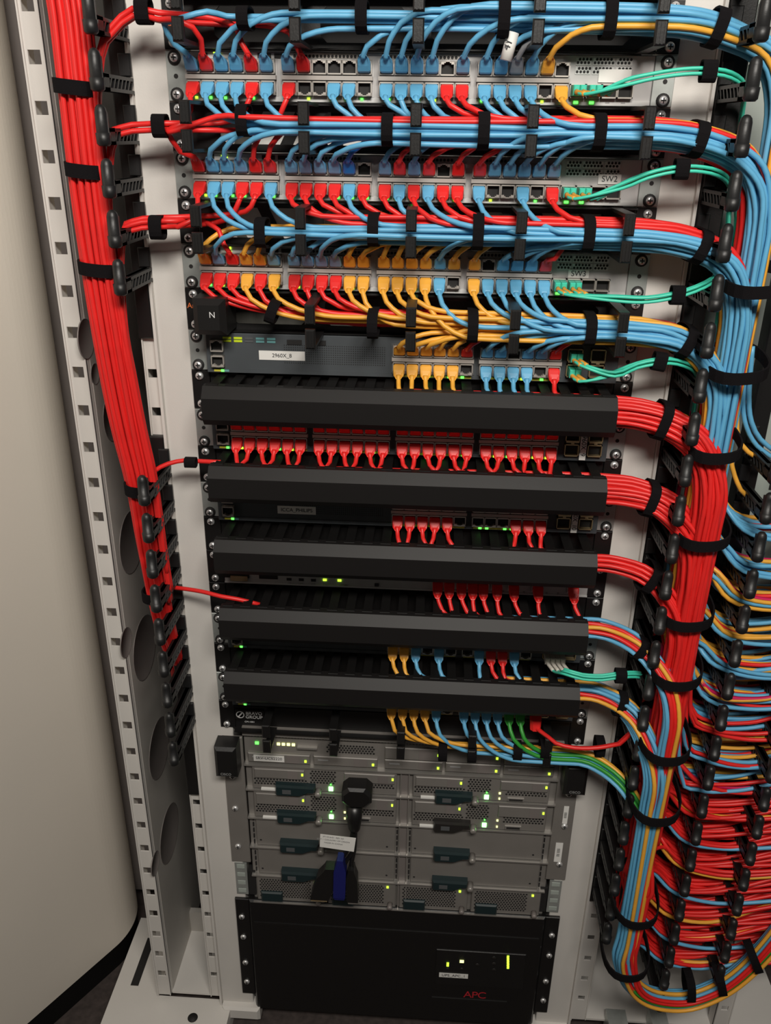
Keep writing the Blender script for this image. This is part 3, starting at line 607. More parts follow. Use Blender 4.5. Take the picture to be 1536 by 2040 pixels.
# ------------------------------------------------------------------ UPS
up = thing('ups_unit', (0, 0, Z(30.2)), 'large black UPS at the bottom of the rack with green lights and a red logo', 'ups')
m = MB(); m.cbox(-0.2205, 0.2205, -0.006, 0.40, Z(30.55), Z(25.12), 0.003); m.build('body', 'ups_black', up)
for s in (-1, 1):
    x0, x1 = sorted((s*0.2413, s*0.2205)); m = MB(); m.cbox(x0, x1, -0.004, 0.0, Z(29.8), Z(25.12), 0.0008); e = m.build('mounting_ear', 'ups_black', up)
    for zz in (Z(25.93), Z(26.90), Z(28.17), Z(29.15)): put('screw', SCREW, e, (s*0.2325, -0.004, zz))
MB().box(-0.214, 0.214, -0.0072, -0.006, Z(26.18), Z(26.08)).build('top_seam', 'black_plastic', up)
a, b = at(870, 1890, -0.006), at(1040, 1970, -0.006); m = MB(); m.cbox(a.x, b.x, -0.0075, -0.006, b.z, a.z, 0.0008); dp = m.build('display_panel', 'black_plastic', up)
for px, py, mt, w_, h_ in ((892, 1921, 'led_lime', 0.0036, 0.0080), (920, 1915, 'led_warm', 0.0062, 0.0050)):
    c = at(px, py, -0.0075); led(dp, c.x, c.z, -0.0078, mt, w_, h_)
for i in range(5): c = at(1012, 1906 + i*5.2, -0.0075); led(dp, c.x, c.z, -0.0078, 'led_lime', 0.0034, 0.0050)
for px, py, s_ in ((892, 1930, 0.005), (920, 1930, 0.005), (951, 1922, 0.006), (984, 1908, 0.006), (984, 1920, 0.006), (984, 1932, 0.006)):
    c = at(px, py, -0.0075); m = MB(); m.lathe((c.x, -0.0075, c.z), (0, -1, 0), [(0, s_*0.55), (0.0006, s_*0.5)], 10); m.build('button', 'handle_black', dp)
a, b = at(875, 1937, -0.0075), at(932, 1949, -0.0075); sticker(up, a.x, b.x, b.z, a.z, -0.0078, 'UPS_APC_1', 0.0072)
c = at(946, 1982, -0.006); text('lettering', 'APC', 0.0200, 'red_ink', up, (c.x, -0.0066, c.z), 0, 0.9)
MB().box(at(860, 1990, -0.006).x, at(1010, 1992, -0.006).x, -0.0070, -0.006, at(930, 1994, -0.006).z, at(930, 1990, -0.006).z).build('lower_seam', 'black_plastic', up)

# ------------------------------------------------------------------ vertical finger managers
def finger_column(label, x, zs, xs0, xs1, segs, ybase=0.0):
    t = thing('finger_manager', (x, 0.01, zs[-1] - 0.03), label, 'cable manager')
    for a, b in segs:
        m = MB(); m.cbox(xs0, xs1, ybase - 0.004, ybase + 0.018, b, a, 0.0015); m.build('base_strip', 'black_plastic', t)
    for z in zs:
        put('finger', FINGER, t, (x, ybase, z - 0.0005)); m = MB(); m.cbox(x - 0.006, x + 0.006, ybase - 0.0075, ybase - 0.004, z - 0.009, z + 0.011, 0.001); m.build('finger_foot', 'finger_black', t)
    return t
finger_column('left black finger manager beside the thick red bundle', -0.2805, [H + 0.024 - U*i + 0.006 for i in range(-1, 6)] + [H - 0.415 - U*i for i in range(0, 9)],
              -0.2965, -0.2795, [(H + 0.25, H - 0.2775), (H - 0.390, H - 0.524), (H - 0.535, H - 0.715), (H - 0.722, H - 0.92)], 0.0)
for i, z in enumerate([H - 0.24, H - 0.405]):
    pass
finger_column('long black finger manager right of the rack where bundles turn down', 0.2870, [H + 0.0285 - U*i for i in range(-1, 25)], 0.2800, 0.3060, [(H + 0.25, H - 1.08)])
finger_column('second black finger manager right of the thick red trunk bundle', 0.3760, [H - 0.4545 - U*i for i in range(-2, 17)], 0.372, 0.392, [(H + 0.25, H - 1.20)])
finger_column('rightmost black finger manager near the lower right edge', 0.4480, [H - 0.7945 - U*i for i in range(-6, 8)], 0.442, 0.462, [(H + 0.25, H - 1.16)])

# ================================================================== CABLES
RC = 0.00262
def hexslots(n, d=0.0054, flat=False):
    pts = []
    for i in range(-9, 10):
        for j in range(-9, 10):
            u, v = (i + (0.5 if j % 2 else 0))*d, j*d*0.866
            pts.append((u*u*1.9 + v*v*0.5 if flat else u*u*1.0 + v*v*0.85, u, v))
    pts.sort(); return [(u, v) for _, u, v in pts[:n]]
class Lane:
    """centre line of a bundle; slots are (u, v): u across the run in the rack plane, v in depth"""
    def __init__(s, pts):
        s.p = catmull(pts, 0.012); s.fr = []
        for i, p in enumerate(s.p):
            t = s.p[min(i+1, len(s.p)-1)] - s.p[max(i-1, 0)]; l = math.hypot(t.x, t.z) or 1; s.fr.append(Vector((-t.z/l, 0, t.x/l)))
    def pos(s, i, slot, wob=0.0, ph=0.0):
        u = slot[0] + wob*math.sin(i*0.16 + ph); v = slot[1] + wob*math.cos(i*0.13 + ph*1.7)
        return s.p[i] + s.fr[i]*u + Vector((0, v, 0))
    def first(s, cond):
        for i, p in enumerate(s.p):
            if cond(p): return i
        return len(s.p) - 1
def cable(name, pts, r, col, label, cat, group, smooth_step=0.0085, raw=False):
    P = pts if raw else catmull(pts, smooth_step); o = Vector(P[0]); m = MB(); m.tube(P, r, 7)
    c = m.build(name, col, None, o); return tag(c, label, cat, group)
def loop_tail(u_, v_): return [Vector((0.332 + u_*0.7, -0.092 + v_, H - 1.135 + u_*0.7)), Vector((0.372 + u_*0.3, -0.086 + v_, H - 1.165 + u_)), Vector((0.425, -0.080 + v_, H - 1.165 + u_)), Vector((0.480 - u_*0.5, -0.075 + v_, H - 1.115 + u_*0.6)), Vector((0.530 - u_, -0.07 + v_, H - 1.00)), Vector((0.56 - u_, -0.06 + v_, H - 0.86))]
def turn_lane(zc, y0, y1, xlane, x0=-0.212, zend=None, drop=0.0, xt=0.240):
    zend = H - 0.62 if zend is None else zend
    pts = [(x0, y0, zc), (-0.10, y0, zc), (0.0, y0, zc), (0.10, y0, zc), (0.19, y0, zc), (xt, y0, zc - 0.002 - drop*0.2), (xt + 0.035, y0*0.6 + y1*0.4, zc - 0.009 - drop),
           (xlane - 0.016, y0*0.3 + y1*0.7, zc - 0.030 - drop), (xlane - 0.003, y1, zc - 0.062 - drop), (xlane, y1, zc - 0.105 - drop)]
    z = zc - 0.105 - drop
    while z - 0.06 > zend: z -= 0.06; pts.append((xlane, y1, z))
    pts.append((xlane, y1, zend)); return Lane(pts)
ARM = [H - 0.4545 - 0.0105 - U*i for i in range(0, 17)]       # top of each arm of the second column
rowfill = {i: 0 for i in range(-2, 18)}
def row_exit(r):
    """points of a cable that hangs across an arm of the second finger column and leaves to the right"""
    n = rowfill[r]; rowfill[r] += 1
    col_, lay = n % 9, n // 9
    y = -0.058 + col_*0.0058 + random.uniform(-0.001, 0.001); z = H - 0.4545 - 0.0105 - U*r + 0.0035 + lay*0.0054 + random.uniform(0, 0.006); g = random.uniform(-0.010, 0.012); h_ = random.uniform(-0.012, 0.016)
    return [Vector((0.352, y*0.8 - 0.006, z + 0.016 + random.uniform(0, 0.008))), Vector((0.376, y, z)), Vector((0.415, y, z - 0.007 + g*0.6)), Vector((0.455, y + h_*0.3, z - 0.002 + g)), Vector((0.53, y + h_*0.6, z + 0.022 + g + h_)), Vector((0.62, y, z + 0.050 + h_*2))]
LANES = {-1: turn_lane(Z(-0.5) + 0.002, -0.038, -0.020, 0.338), 1: turn_lane(Z(1.5), -0.038, -0.028, 0.331), 3: turn_lane(Z(3.5), -0.038, -0.036, 0.326), 5: turn_lane(Z(5.5) - 0.002, -0.038, -0.042, 0.319),
         7: turn_lane(Z(7.5), -0.036, -0.066, 0.322, zend=H - 1.12), 9: turn_lane(Z(9.5), -0.036, -0.064, 0.319, zend=H - 1.12), 11: turn_lane(Z(11.5), -0.036, -0.072, 0.314, zend=H - 1.12),
         13: turn_lane(Z(13.5), -0.036, -0.096, 0.314, zend=H - 1.09), 15: turn_lane(Z(15.5), -0.036, -0.098, 0.308, zend=H - 1.09), 17: turn_lane(Z(17.72), -0.037, -0.094, 0.312, zend=H - 1.09, drop=0.004)}
LROWS = {-1: list(range(0, 5)), 1: list(range(0, 8)), 3: list(range(1, 9)), 5: list(range(2, 9)), 7: list(range(8, 16)), 9: list(range(9, 16)), 11: list(range(10, 16))}
PORTROW = {'u': 'upper', 'l': 'lower'}
GROUPS = {0: 'patch cables of the topmost grey switch', 2: 'patch cables of the middle grey switch', 4: 'patch cables of the lowest grey switch', 6: 'patch cables of the dark switch under the grey ones', 8: 'red patch cables of the fully filled dark switch',
          10: 'red patch cables of the ICCA_PHILIPS switch', 12: 'red patch cables of the pale controller', 14: 'patch cables under the fourth black cover', 16: 'patch cables under the fifth black cover'}
SHORT = {0: 'topmost grey switch', 2: 'middle grey switch', 4: 'lowest grey switch', 6: 'dark switch stickered 2960X_8', 8: 'dark switch full of red', 10: 'switch stickered ICCA_PHILIPS', 12: 'pale controller', 14: 'switch below fourth black cover', 16: 'switch below fifth black cover'}
TAB = {0: ('brbbrb' 'br...b' 'bbbb.b' 'bbgby.', 'rbbbrb' 'r..bb.' 'bbbbrr' 'bbbb.y', -0.2135),
       2: ('rbbbrr' 'bbbbd.' 'brbr.r' 'rbbbbb', 'rbbrrb' 'rrrrbr' 'rbrbrr' 'b..b.r', -0.2135),
       4: ('ybryyb' 'bbbbyy' 'yyyyby' 'y.bbbr', 'rrryry' 'rrrryy' 'yyyyb.' 'ybbbbb', -0.2135),
       6: ('yyyyyr' 'bb.bbr', 'yyyyy.' 'bbbb.r', -0.0110),
       8: ('r'*24, 'r'*24, -0.1905), 10: ('rrrrrr' 'rrr.rr', 'rrrrr.' '...rrr', -0.0090),
       14: ('...r..' 'b.b...', 'yyb.b.' '.brrb.', -0.0115), 16: ('......' '......', 'yyyyb.' 'bbbbnn', -0.0115)}
LEFTGO = {(0, 'u', 1), (0, 'u', 4), (0, 'u', 7), (0, 'l', 0), (0, 'l', 4), (0, 'l', 6), (2, 'l', 0), (2, 'l', 3), (2, 'l', 4), (4, 'u', 2)}
SPECIAL = {(0, 'u', 0), (2, 'u', 0), (4, 'u', 23), (2, 'u', 10), (0, 'u', 14)}
jobs = {}
for k, (u, l, x0) in TAB.items():
    for rw, tb in (('u', u), ('l', l)):
        cmk = k - 1 if rw == 'u' else k + 1
        for i, c in enumerate(tb):
            if c != '.': jobs.setdefault(cmk, []).append((k, rw, i, c, port_x(x0, i)))
for i, x in enumerate(WLCX): jobs.setdefault(13, []).append((12, 'l', i, 'r', x))
left_jobs = []
def port_label(k, rw, i, c):
    if k == 12: return 'red patch cable in the pale controller, %s plug from the left' % ORD[i]
    return '%s patch cable, %s row of %s, %s block, %s socket' % (CWORD[c], PORTROW[rw], SHORT[k], ORD[i // 6], ORD[i % 6])
def pf(k): return 0.80 if k in (6, 8, 10, 14, 16) else 1.0
def fwd(k): return FWD if k in (6, 8, 10, 14, 16) else 0.0
def start_of(k, rw, x):
    s = 1 if rw == 'u' else -1; zp = Z(k, 0.0135 if rw == 'u' else (0.0317 if k != 12 else 0.030))
    return s, zp, Vector((x, -0.0042 - 0.0216*pf(k) - fwd(k), zp + s*0.0088*pf(k)))
def finish(k, rw, i, c, x, pts, label=None):
    s, zp, e = start_of(k, rw, x); col = CNAME[c]
    lead = [Vector((x, -0.0042 - 0.0198*pf(k) - fwd(k), zp + s*0.0062*pf(k))), e]
    cb = cable('patch_cable', lead + pts, RC, col, label or port_label(k, rw, i, c), 'cable', GROUPS[k])
    ax = pts[1].x - x if len(pts) > 1 else 0
    put('connector', plug(1 if rw == 'u' else 0, col), cb, (x, -0.0042 - fwd(k), zp), None, (1, pf(k), pf(k)**0.5))
    return cb
for cmk in sorted(jobs):
    lane = LANES[cmk]; covered = cmk in (7, 9, 11, 13, 15); right = [j for j in jobs[cmk] if (j[0], j[1], j[2]) not in LEFTGO]
    left_jobs += [(cmk,) + j for j in jobs[cmk] if (j[0], j[1], j[2]) in LEFTGO]
    above = sorted([j for j in right if j[0] < cmk], key=lambda j: -j[4]); below = sorted([j for j in right if j[0] > cmk], key=lambda j: j[4])
    order = sorted(above + below, key=lambda j: j[4]); free = hexslots(len(order), 0.0053 if covered else 0.0060 if cmk == -1 else 0.0056, not covered and cmk != -1); slots = []; RU = max(abs(q[0]) for q in free) or 1; RV = max(abs(q[1]) for q in free) or 1; RR = max(math.hypot(*q) for q in free) if len(free) > 1 else 0.005
    order = sorted(order, key=lambda j: -abs(order.index(j) - (len(order) - 1)/2)); rank = sorted(order, key=lambda j: j[4])
    if cmk == 7: order.sort(key=lambda j: j[0] != 6)
    for j in order:
        f_ = rank.index(j)/max(1, len(order) - 1); tv = RR*(0.9 - 1.8*f_); tu = (0.45 if j[0] < cmk else -0.45)*RR*(0.3 + f_)
        if cmk in (1, 3, 5): tv = tv*0.45 + RR*{1: {'b': -0.5, 'r': 0.35}, 3: {'b': -0.6, 'r': -0.2, 'y': 0.9}, 5: {'b': -0.8, 'y': 0.1, 'r': 0.9}}[cmk].get(j[3], 0)
        if cmk == 3: tu += RR*{'r': 0.7, 'b': -0.35}.get(j[3], 0)
        if cmk == 1 and j[3] == 'r': tv, tu = (-0.7*RR, 0.65*RR) if j[0] == 2 and j[2] < 12 else (-0.1*RR, 0.8*RR) if j[0] == 0 else (0.0, -0.9*RR)
        if cmk == 1 and j[3] == 'y': tv, tu = -RR*0.6, RR*0.9
        if cmk == 7 and j[0] == 6: tv, tu = RR*1.5, 0
        q = min(free, key=lambda q: abs(q[0]*RR/RU - tu) + abs(q[1]*RR/RV - tv) + random.uniform(0, 0.004)); free.remove(q); slots.append(q)
    for j, sl in zip(order, slots):
        k, rw, i, c, x = j; s, zp, e = start_of(k, rw, x); ph = random.uniform(0, 6.3); wob = 0.0012
        if covered:
            dx = {8: (0.006, -0.004), 10: (0.004, -0.003)}.get(k, (0.006, 0.002))[i % 2] + random.uniform(-0.002, 0.002); xj = x + dx + 0.045
            if k == 6: dx *= 0.3
        else:
            D = random.uniform(0.036, 0.052); dx = 0; xj = x + D
            if k == 4 and rw == 'l' and x < -0.06: xj = max(x + 0.055, -0.100 + random.uniform(0, 0.03))
            if k == 16: xj = x + 0.06
        a = lane.first(lambda p: p.x >= min(xj, 0.205)); J = lane.pos(a, sl, wob, ph); pts = []
        if covered:
            zt_ = lane.p[0].z - s*0.0185
            pts = [Vector((x + dx*0.35, -0.0275 - fwd(k)*0.9, zp + s*0.0155)), Vector((x + dx, -0.041 - fwd(k)*0.6, zt_)), Vector((x + dx + 0.014, -0.038, (zt_ + J.z*2)/3)), J]
            if abs(J.x - x) < 0.02: pts = pts[:2] + [J]
        elif (k, rw, i) == (0, 'u', 0):
            pts = [Vector((x - 0.010, -0.032, zp + 0.016)), Vector((x - 0.016, -0.040, zp + 0.032)), Vector((x - 0.004, -0.045, Z(-0.5) - 0.002)), Vector((x + 0.025, -0.042, J.z + 0.002)), J]
        elif (k, rw, i) == (2, 'u', 0):
            pts = [Vector((x - 0.012, -0.034, zp + 0.014)), Vector((x - 0.021, -0.044, zp + 0.034)), Vector((x - 0.016, -0.050, Z(1.5) - 0.005)), Vector((x + 0.03, -0.048, J.z)), J]
        elif (k, rw, i) == (4, 'u', 23):
            pts = [Vector((x + 0.0060, -0.034, zp + 0.011)), Vector((x + 0.0115, -0.037, zp + 0.020)), Vector((x + 0.0080, -0.034, zp + 0.031)), Vector((x + 0.006, -0.024, zp + 0.040)), Vector((x + 0.035, -0.016, J.z + 0.002)), lane.pos(min(a + 3, len(lane.p)-1), sl)]
        else:
            dz = J.z - zp - s*0.009; DX = J.x - x; Y1 = -0.0275 - fwd(k)*0.8 + (J.y + 0.0275)*0.25
            pts = [Vector((x + DX*0.08, Y1 - 0.004, zp + s*0.009 + dz*0.30)), Vector((x + DX*0.34, (Y1 + J.y)/2 - 0.003, zp + s*0.009 + dz*0.72)), Vector((x + DX*0.68, J.y - 0.001, zp + s*0.009 + dz*0.95)), J]
        # follow the bundle to the right and down
        if cmk in LROWS:
            r = random.choice(LROWS[cmk]) if cmk < 7 else min(LROWS[cmk], key=lambda q: rowfill[q] + random.random()*3)
            if cmk < 7: r = min(random.sample(LROWS[cmk], min(3, len(LROWS[cmk]))), key=lambda q: rowfill[q])
            zr = H - 0.4545 - 0.0105 - U*r; b = lane.first(lambda p: p.z < zr + 0.062)
            run = [lane.pos(q, sl, wob, ph) for q in range(a + 3, b + 1, 3)]
            pts += run + row_exit(r)
        else:
            b = len(lane.p) - 1; run = [lane.pos(q, sl, wob, ph) for q in range(a + 3, b + 1, 3)]; u_, v_ = sl
            pts += run + [Vector((0.332 + u_*0.7, -0.092 + v_, H - 1.135 + u_*0.7)), Vector((0.372 + u_*0.3, -0.086 + v_, H - 1.165 + u_)), Vector((0.425, -0.080 + v_, H - 1.165 + u_)), Vector((0.480 - u_*0.5, -0.075 + v_, H - 1.115 + u_*0.6)), Vector((0.530 - u_, -0.07 + v_, H - 1.00)), Vector((0.56 - u_, -0.06 + v_, H - 0.86))]
        finish(k, rw, i, c, x, pts)
# ------------------------------------------------------------------ thick red bundle on the left
LB = [at(126, -60, -0.055), at(137, 0, -0.055), at(148, 100, -0.055), at(159, 200, -0.055), at(171, 320, -0.055), at(184, 430, -0.055), at(200, 540, -0.055), at(216, 640, -0.054), at(232, 730, -0.052), at(256, 850, -0.048), at(281, 960, -0.044), at(295, 1060, -0.040), at(309, 1150, -0.036), at(324, 1230, -0.030), at(341, 1290, -0.012), at(356, 1330, 0.02), at(362, 1360, 0.06)]
LB.insert(0, LB[0] + Vector((-0.004, 0, 0.16))); lbl = Lane(LB); NL = 34; sl_l = hexslots(NL, 0.0053)
for n, (u, v) in enumerate(sl_l):
    ph = random.uniform(0, 6.3); sc = lambda q: 1.0 - 0.42*max(0, min(1, (q - len(lbl.p)*0.55)/(len(lbl.p)*0.3)))
    pts = [lbl.pos(q, (u*1.18*sc(q), v*0.85*sc(q)), 0.0012, ph) for q in range(0, len(lbl.p), 3)] + [lbl.p[-1]]
    cable('patch_cable', pts, RC, 'red', 'red cable running down in the thick vertical bundle at the left', 'cable', 'red cables of the thick left bundle')
def to_left(pts_before, zexit, off, label, k, rw, i, c, x):
    zj = zexit - 0.075 - random.uniform(0, 0.02); q0 = lbl.first(lambda p: p.z < zj)
    tail = [lbl.pos(q, (-0.0185 + off[0] * 0.5, -0.004 + off[1]), 0.001, random.random()*6) for q in range(q0, int(len(lbl.p)*0.80), 4)]
    # u of the left lane points left-to-right flipped: a run downward has +u to the right
    tail = [lbl.p[q] + lbl.fr[q]*(0.0175 + off[0]*0.5) + Vector((0, -0.006 + off[1], 0)) for q in range(q0, int(len(lbl.p)*0.80), 4)]
    finish(k, rw, i, c, x, pts_before + tail, label)
cnt = {}
for cmk, k, rw, i, c, x in sorted(left_jobs, key=lambda j: j[5]):
    n = cnt.get(cmk, 0); cnt[cmk] = n + 1; s, zp, e = start_of(k, rw, x); zc = Z(cmk + 0.5) + {-1: 0.001, 1: 0.000, 3: 0.002}[cmk]
    off = ((n % 2 - 0.5)*0.0054, (n // 2 - 0.5)*0.0054); zz = zc + off[0] + (0.003 if n > 2 else 0); yy = -0.046 + off[1]
    pts = [Vector((x + (-0.004 if rw == 'l' else -0.005), -0.034, zp + s*0.017)), Vector((x - 0.010, -0.042, (zp + s*0.012)*0.35 + zz*0.65)), Vector((x - 0.034, yy, zz - s*0.0008))]
    if x < -0.19: pts = [Vector((x + 0.002, -0.036, zp + s*0.020)), Vector((x - 0.002, -0.046, zz - s*0.006)), Vector((x - 0.016, yy, zz))]
    xx = x - 0.075
    if x > -0.19: pts[0].y = -0.027; pts[1].y = -0.024; pts[2].y = -0.016 + off[1]*0.5
    while xx > -0.20: pts.append(Vector((xx, -0.015 + off[1]*0.5 if xx > -0.185 else yy, zz))); xx -= 0.05
    pts += [Vector((-0.232, yy + 0.004, zz)), Vector((-0.255, yy + 0.004, zz + {-1: 0.003, 1: -0.001, 3: -0.001}[cmk])), Vector((-0.275, yy, zz - 0.004 - (0.008 if cmk == -1 else 0))), Vector((-0.287, yy - 0.002, zz - 0.018 - (0.012 if cmk == -1 else 0)))]
    to_left(pts, zz - 0.01, off, None, k, rw, i, c, x)
for n in (0, 1):                                              # two red leads hanging from the optical sockets of the lowest dark switch
    o_ = Vector((0, n*0.006, -n*0.0045)); l17 = LANES[17]; x = 0.170 + n*0.002; zz = Z(16, 0.020)
    tl = [l17.pos(q, (0.006 + n*0.005, -0.012), 0.001, n) for q in range(l17.first(lambda p: p.z < Z(19.5)), len(l17.p), 3)]
    P = [Vector((x, -0.030, zz - 0.022)), at(1092, 1468, -0.046) + o_, at(1108, 1481, -0.056) + o_, at(1145, 1490, -0.060) + o_, at(1190, 1490, -0.060) + o_, at(1235, 1482, -0.062) + o_, at(1275, 1475, -0.075) + o_] + tl[1:] + loop_tail(0.006 + n*0.005, -0.012)
    cb = cable('patch_cable', P, RC, 'red', 'red lead on a long red plug right of the green cables, %s one' % ('front', 'rear')[n], 'cable', 'two red leads above the blade chassis')
    m = MB(); m.loft([rrect(0.0125, 0.010, 0.0015, -0.010, 0, 0), rrect(0.0125, 0.011, 0.0015, -0.018, -0.002, -0.5), rrect(0.012, 0.010, 0.0015, -0.026, -0.010, -1.2), rrect(0.0105, 0.009, 0.0015, -0.029, -0.024, -1.4)])
    m.v = [(a + x, b - n*0.002, c + zz) for a, b, c in m.v]; m.build('connector', 'red', cb)
# two lone red cables that leave the black covers to the left
for cmk, lab, p3 in ((9, 'single red cable from the second black cover to the left bundle, held by a strap', [at(440, 921, -0.04), at(400, 919, -0.036), at(370, 917, -0.036), at(335, 924, -0.04), at(308, 938, -0.044), at(296, 956, -0.046), at(299, 1000, -0.040), at(312, 1080, -0.034), at(322, 1170, -0.030)]),
                     (13, 'single red cable from the fourth black cover to the left bundle without strap', [at(520, 1205, -0.035), at(475, 1194, -0.040), at(440, 1188, -0.040), at(400, 1178, -0.034), at(350, 1171, -0.024), at(330, 1172, -0.016), at(322, 1195, -0.012), at(330, 1240, -0.010)])):
    cable('patch_cable', p3, RC, 'red', lab, 'cable', None)
# ------------------------------------------------------------------ red trunk filler, thin loops and cross cables on the right
def lane_run(lane, sl, a, b): ph = random.uniform(0, 6); return [lane.pos(q, sl, 0.0012, ph) for q in range(a, b + 1, 3)]
EXT = [(7, 'r', 16), (11, 'r', 12), (15, 'b', 10), (15, 'y', 2), (13, 'b', 3), (13, 'y', 1)]
TAKEN = {}
for cmk, c, n in EXT:                                         # cables that come out of the closed covers with unseen ends
    lane = LANES[cmk]; base = {7: 0, 11: 0, 15: 8, 13: 12}[cmk]; t0 = TAKEN.get(cmk, base); sl_ = hexslots(t0 + n, 0.0056)[t0:]; TAKEN[cmk] = t0 + n
    lab = '%s cable leaving the %s black cover for the trunk of cables at right' % ({'r': 'red', 'b': 'light blue', 'y': 'yellow'}[c], {7: 'first', 11: 'third', 13: 'fourth', 15: 'fifth'}[cmk])
    for u, v in sl_:
        a = lane.first(lambda p: p.x >= 0.12)
        if cmk in LROWS:
            r = min(LROWS[cmk], key=lambda q: rowfill[q] + random.random()*3); zr = H - 0.4545 - 0.0105 - U*r
            b = lane.first(lambda p: p.z < zr + 0.062); tl = row_exit(r)
        else: b = len(lane.p) - 1; tl = loop_tail(u, v)
        cable('patch_cable', lane_run(lane, (u, v), a, b) + tl, RC, CNAME[c], lab, 'cable', lab.replace('cable leaving', 'cables leaving'))
for lab, c, n, rows, x0 in (('red cable hanging across the lower finger gaps at right', 'red', 20, list(range(8, 16)), 0.318), ('light blue cable hanging across the finger gaps at right', 'blue', 6, list(range(1, 16)), 0.325), ('yellow cable hanging across the finger gaps at right', 'yellow', 8, list(range(0, 11)), 0.325), ('crimson cable hanging across the finger gaps at right', 'magenta', 9, list(range(1, 14)), 0.325)):
    for q in range(n):
        r = rows[q % len(rows)]; z = H - 0.4545 - U*r; y = random.uniform(-0.03, 0.005); x = x0 + random.uniform(-0.016, 0.014)
        cable('patch_cable', [Vector((x, y, z + 0.20)), Vector((x, y, z + 0.12)), Vector((x + 0.004, y - 0.004, z + 0.055))] + row_exit(r), RC, col=c, label=lab, cat='cable', group=lab.replace('cable', 'cables'))
# wide loops at the upper right edge of the picture
for n, (c, P) in enumerate((('blue', [at(1499, 690, -0.03), at(1492, 790, -0.03), at(1497, 840, -0.03), at(1515, 875, -0.03), at(1545, 900, -0.03)]),
                            ('blue', [at(1492, 690, -0.026), at(1481, 800, -0.026), at(1487, 850, -0.026), at(1508, 888, -0.026), at(1545, 915, -0.026)]),
                            ('yellow', [at(1468, 820, -0.02), at(1470, 868, -0.025), at(1490, 900, -0.03), at(1545, 930, -0.03)]),
                            ('yellow', [at(1455, 860, -0.02), at(1456, 915, -0.025), at(1468, 960, -0.03), at(1488, 988, -0.03), at(1545, 1012, -0.03)]))):
    cable('patch_cable', P, RC, c, '%s cable curving out to the right edge beside the red trunk, %s' % ('light blue' if c == 'blue' else 'yellow', ('upper one', 'lower one')[n % 2]), 'cable', None)
# ------------------------------------------------------------------ fibre leads
def fibre_set(k, tip_list, bundle, ndup, label, tall=False):
    """tip_list: plug points; bundle: list of pixel points (px, py, Y) that the leads follow"""
    for n, (x, z) in enumerate(tip_list):
        for d in range(ndup):
            o1 = ((n*ndup + d) % 2 - 0.5)*0.0042; o2 = ((n*ndup + d)//2 - 0.5)*0.0042
            pts = [Vector((x + (d - 0.5)*0.0062, -0.030, z - 0.002)), Vector((x + (d - 0.5)*0.0062 + 0.006, -0.044, z - 0.004))]
            for px, py, Y in bundle: p = at(px, py, Y); pts.append(p + Vector((0, o2, o1)))
            cb = cable('fibre_lead', pts, 0.0016, 'teal', '%s, %s of %d leads' % (label, ORD[n*ndup + d], len(tip_list)*ndup), 'cable', label + 's', 0.007)
            m = MB(); x_ = x + (d - 0.5)*0.0062
            m.cbox(x_ - 0.0029, x_ + 0.0029, -0.026 - fwd(k)*0.5, -0.006 - fwd(k)*0.5, z - 0.0045, z + 0.0045, 0.001); m.build('connector', 'teal' if k != 14 else 'beige_plug', cb)
            m = MB(); m.tube(catmull([pts[0] + Vector((0, 0.005, 0.001)), pts[0], pts[0].lerp(pts[1], 0.9)], 0.003), 0.0023, 8); m.build('boot', 'amber_clip' if k != 14 else 'beige_plug', cb)
CAGEZ = 0.0312
fibre_set(0, [(0.151, Z(0, CAGEZ)), (0.1658, Z(0, CAGEZ))], [(1245, 165, -0.052), (1300, 152, -0.055), (1360, 143, -0.055), (1410, 142, -0.055), (1455, 150, -0.05), (1482, 175, -0.035), (1478, 230, -0.012), (1462, 330, 0.0), (1452, 430, 0.0), (1440, 560, 0.0), (1420, 700, 0.0)], 2, 'teal fibre lead from the topmost grey switch')
fibre_set(2, [(0.151, Z(2, CAGEZ)), (0.1658, Z(2, CAGEZ))], [(1240, 370, -0.050), (1290, 350, -0.055), (1340, 338, -0.055), (1385, 336, -0.055), (1430, 345, -0.05), (1455, 370, -0.03), (1468, 430, -0.01), (1455, 520, 0.0), (1435, 640, 0.0)], 2, 'teal fibre lead from the middle grey switch')
fibre_set(4, [(0.151, Z(4, CAGEZ)), (0.1658, Z(4, CAGEZ))], [(1230, 595, -0.052), (1290, 597, -0.055), (1345, 588, -0.055), (1385, 576, -0.052), (1420, 558, -0.045), (1440, 535, -0.03), (1448, 490, -0.008), (1452, 420, 0.0)], 2, 'teal fibre lead from the lowest grey switch')
fibre_set(6, [(0.174, Z(6, 0.0135)), (0.174, Z(6, 0.030))], [(1225, 745, -0.050), (1270, 728, -0.055), (1320, 719, -0.055), (1360, 724, -0.05), (1388, 745, -0.035), (1385, 800, -0.01), (1370, 880, 0.0)], 2, 'teal fibre lead from the dark switch stickered 2960X_8')
fibre_set(14, [(0.181, Z(14, 0.0320))], [(1125, 1338, -0.066), (1160, 1348, -0.070), (1200, 1350, -0.070), (1235, 1345, -0.068), (1275, 1345, -0.055), (1296, 1360, -0.03), (1300, 1400, -0.01), (1290, 1470, 0.0)], 4, 'teal fibre lead with beige plug under the fourth black cover')
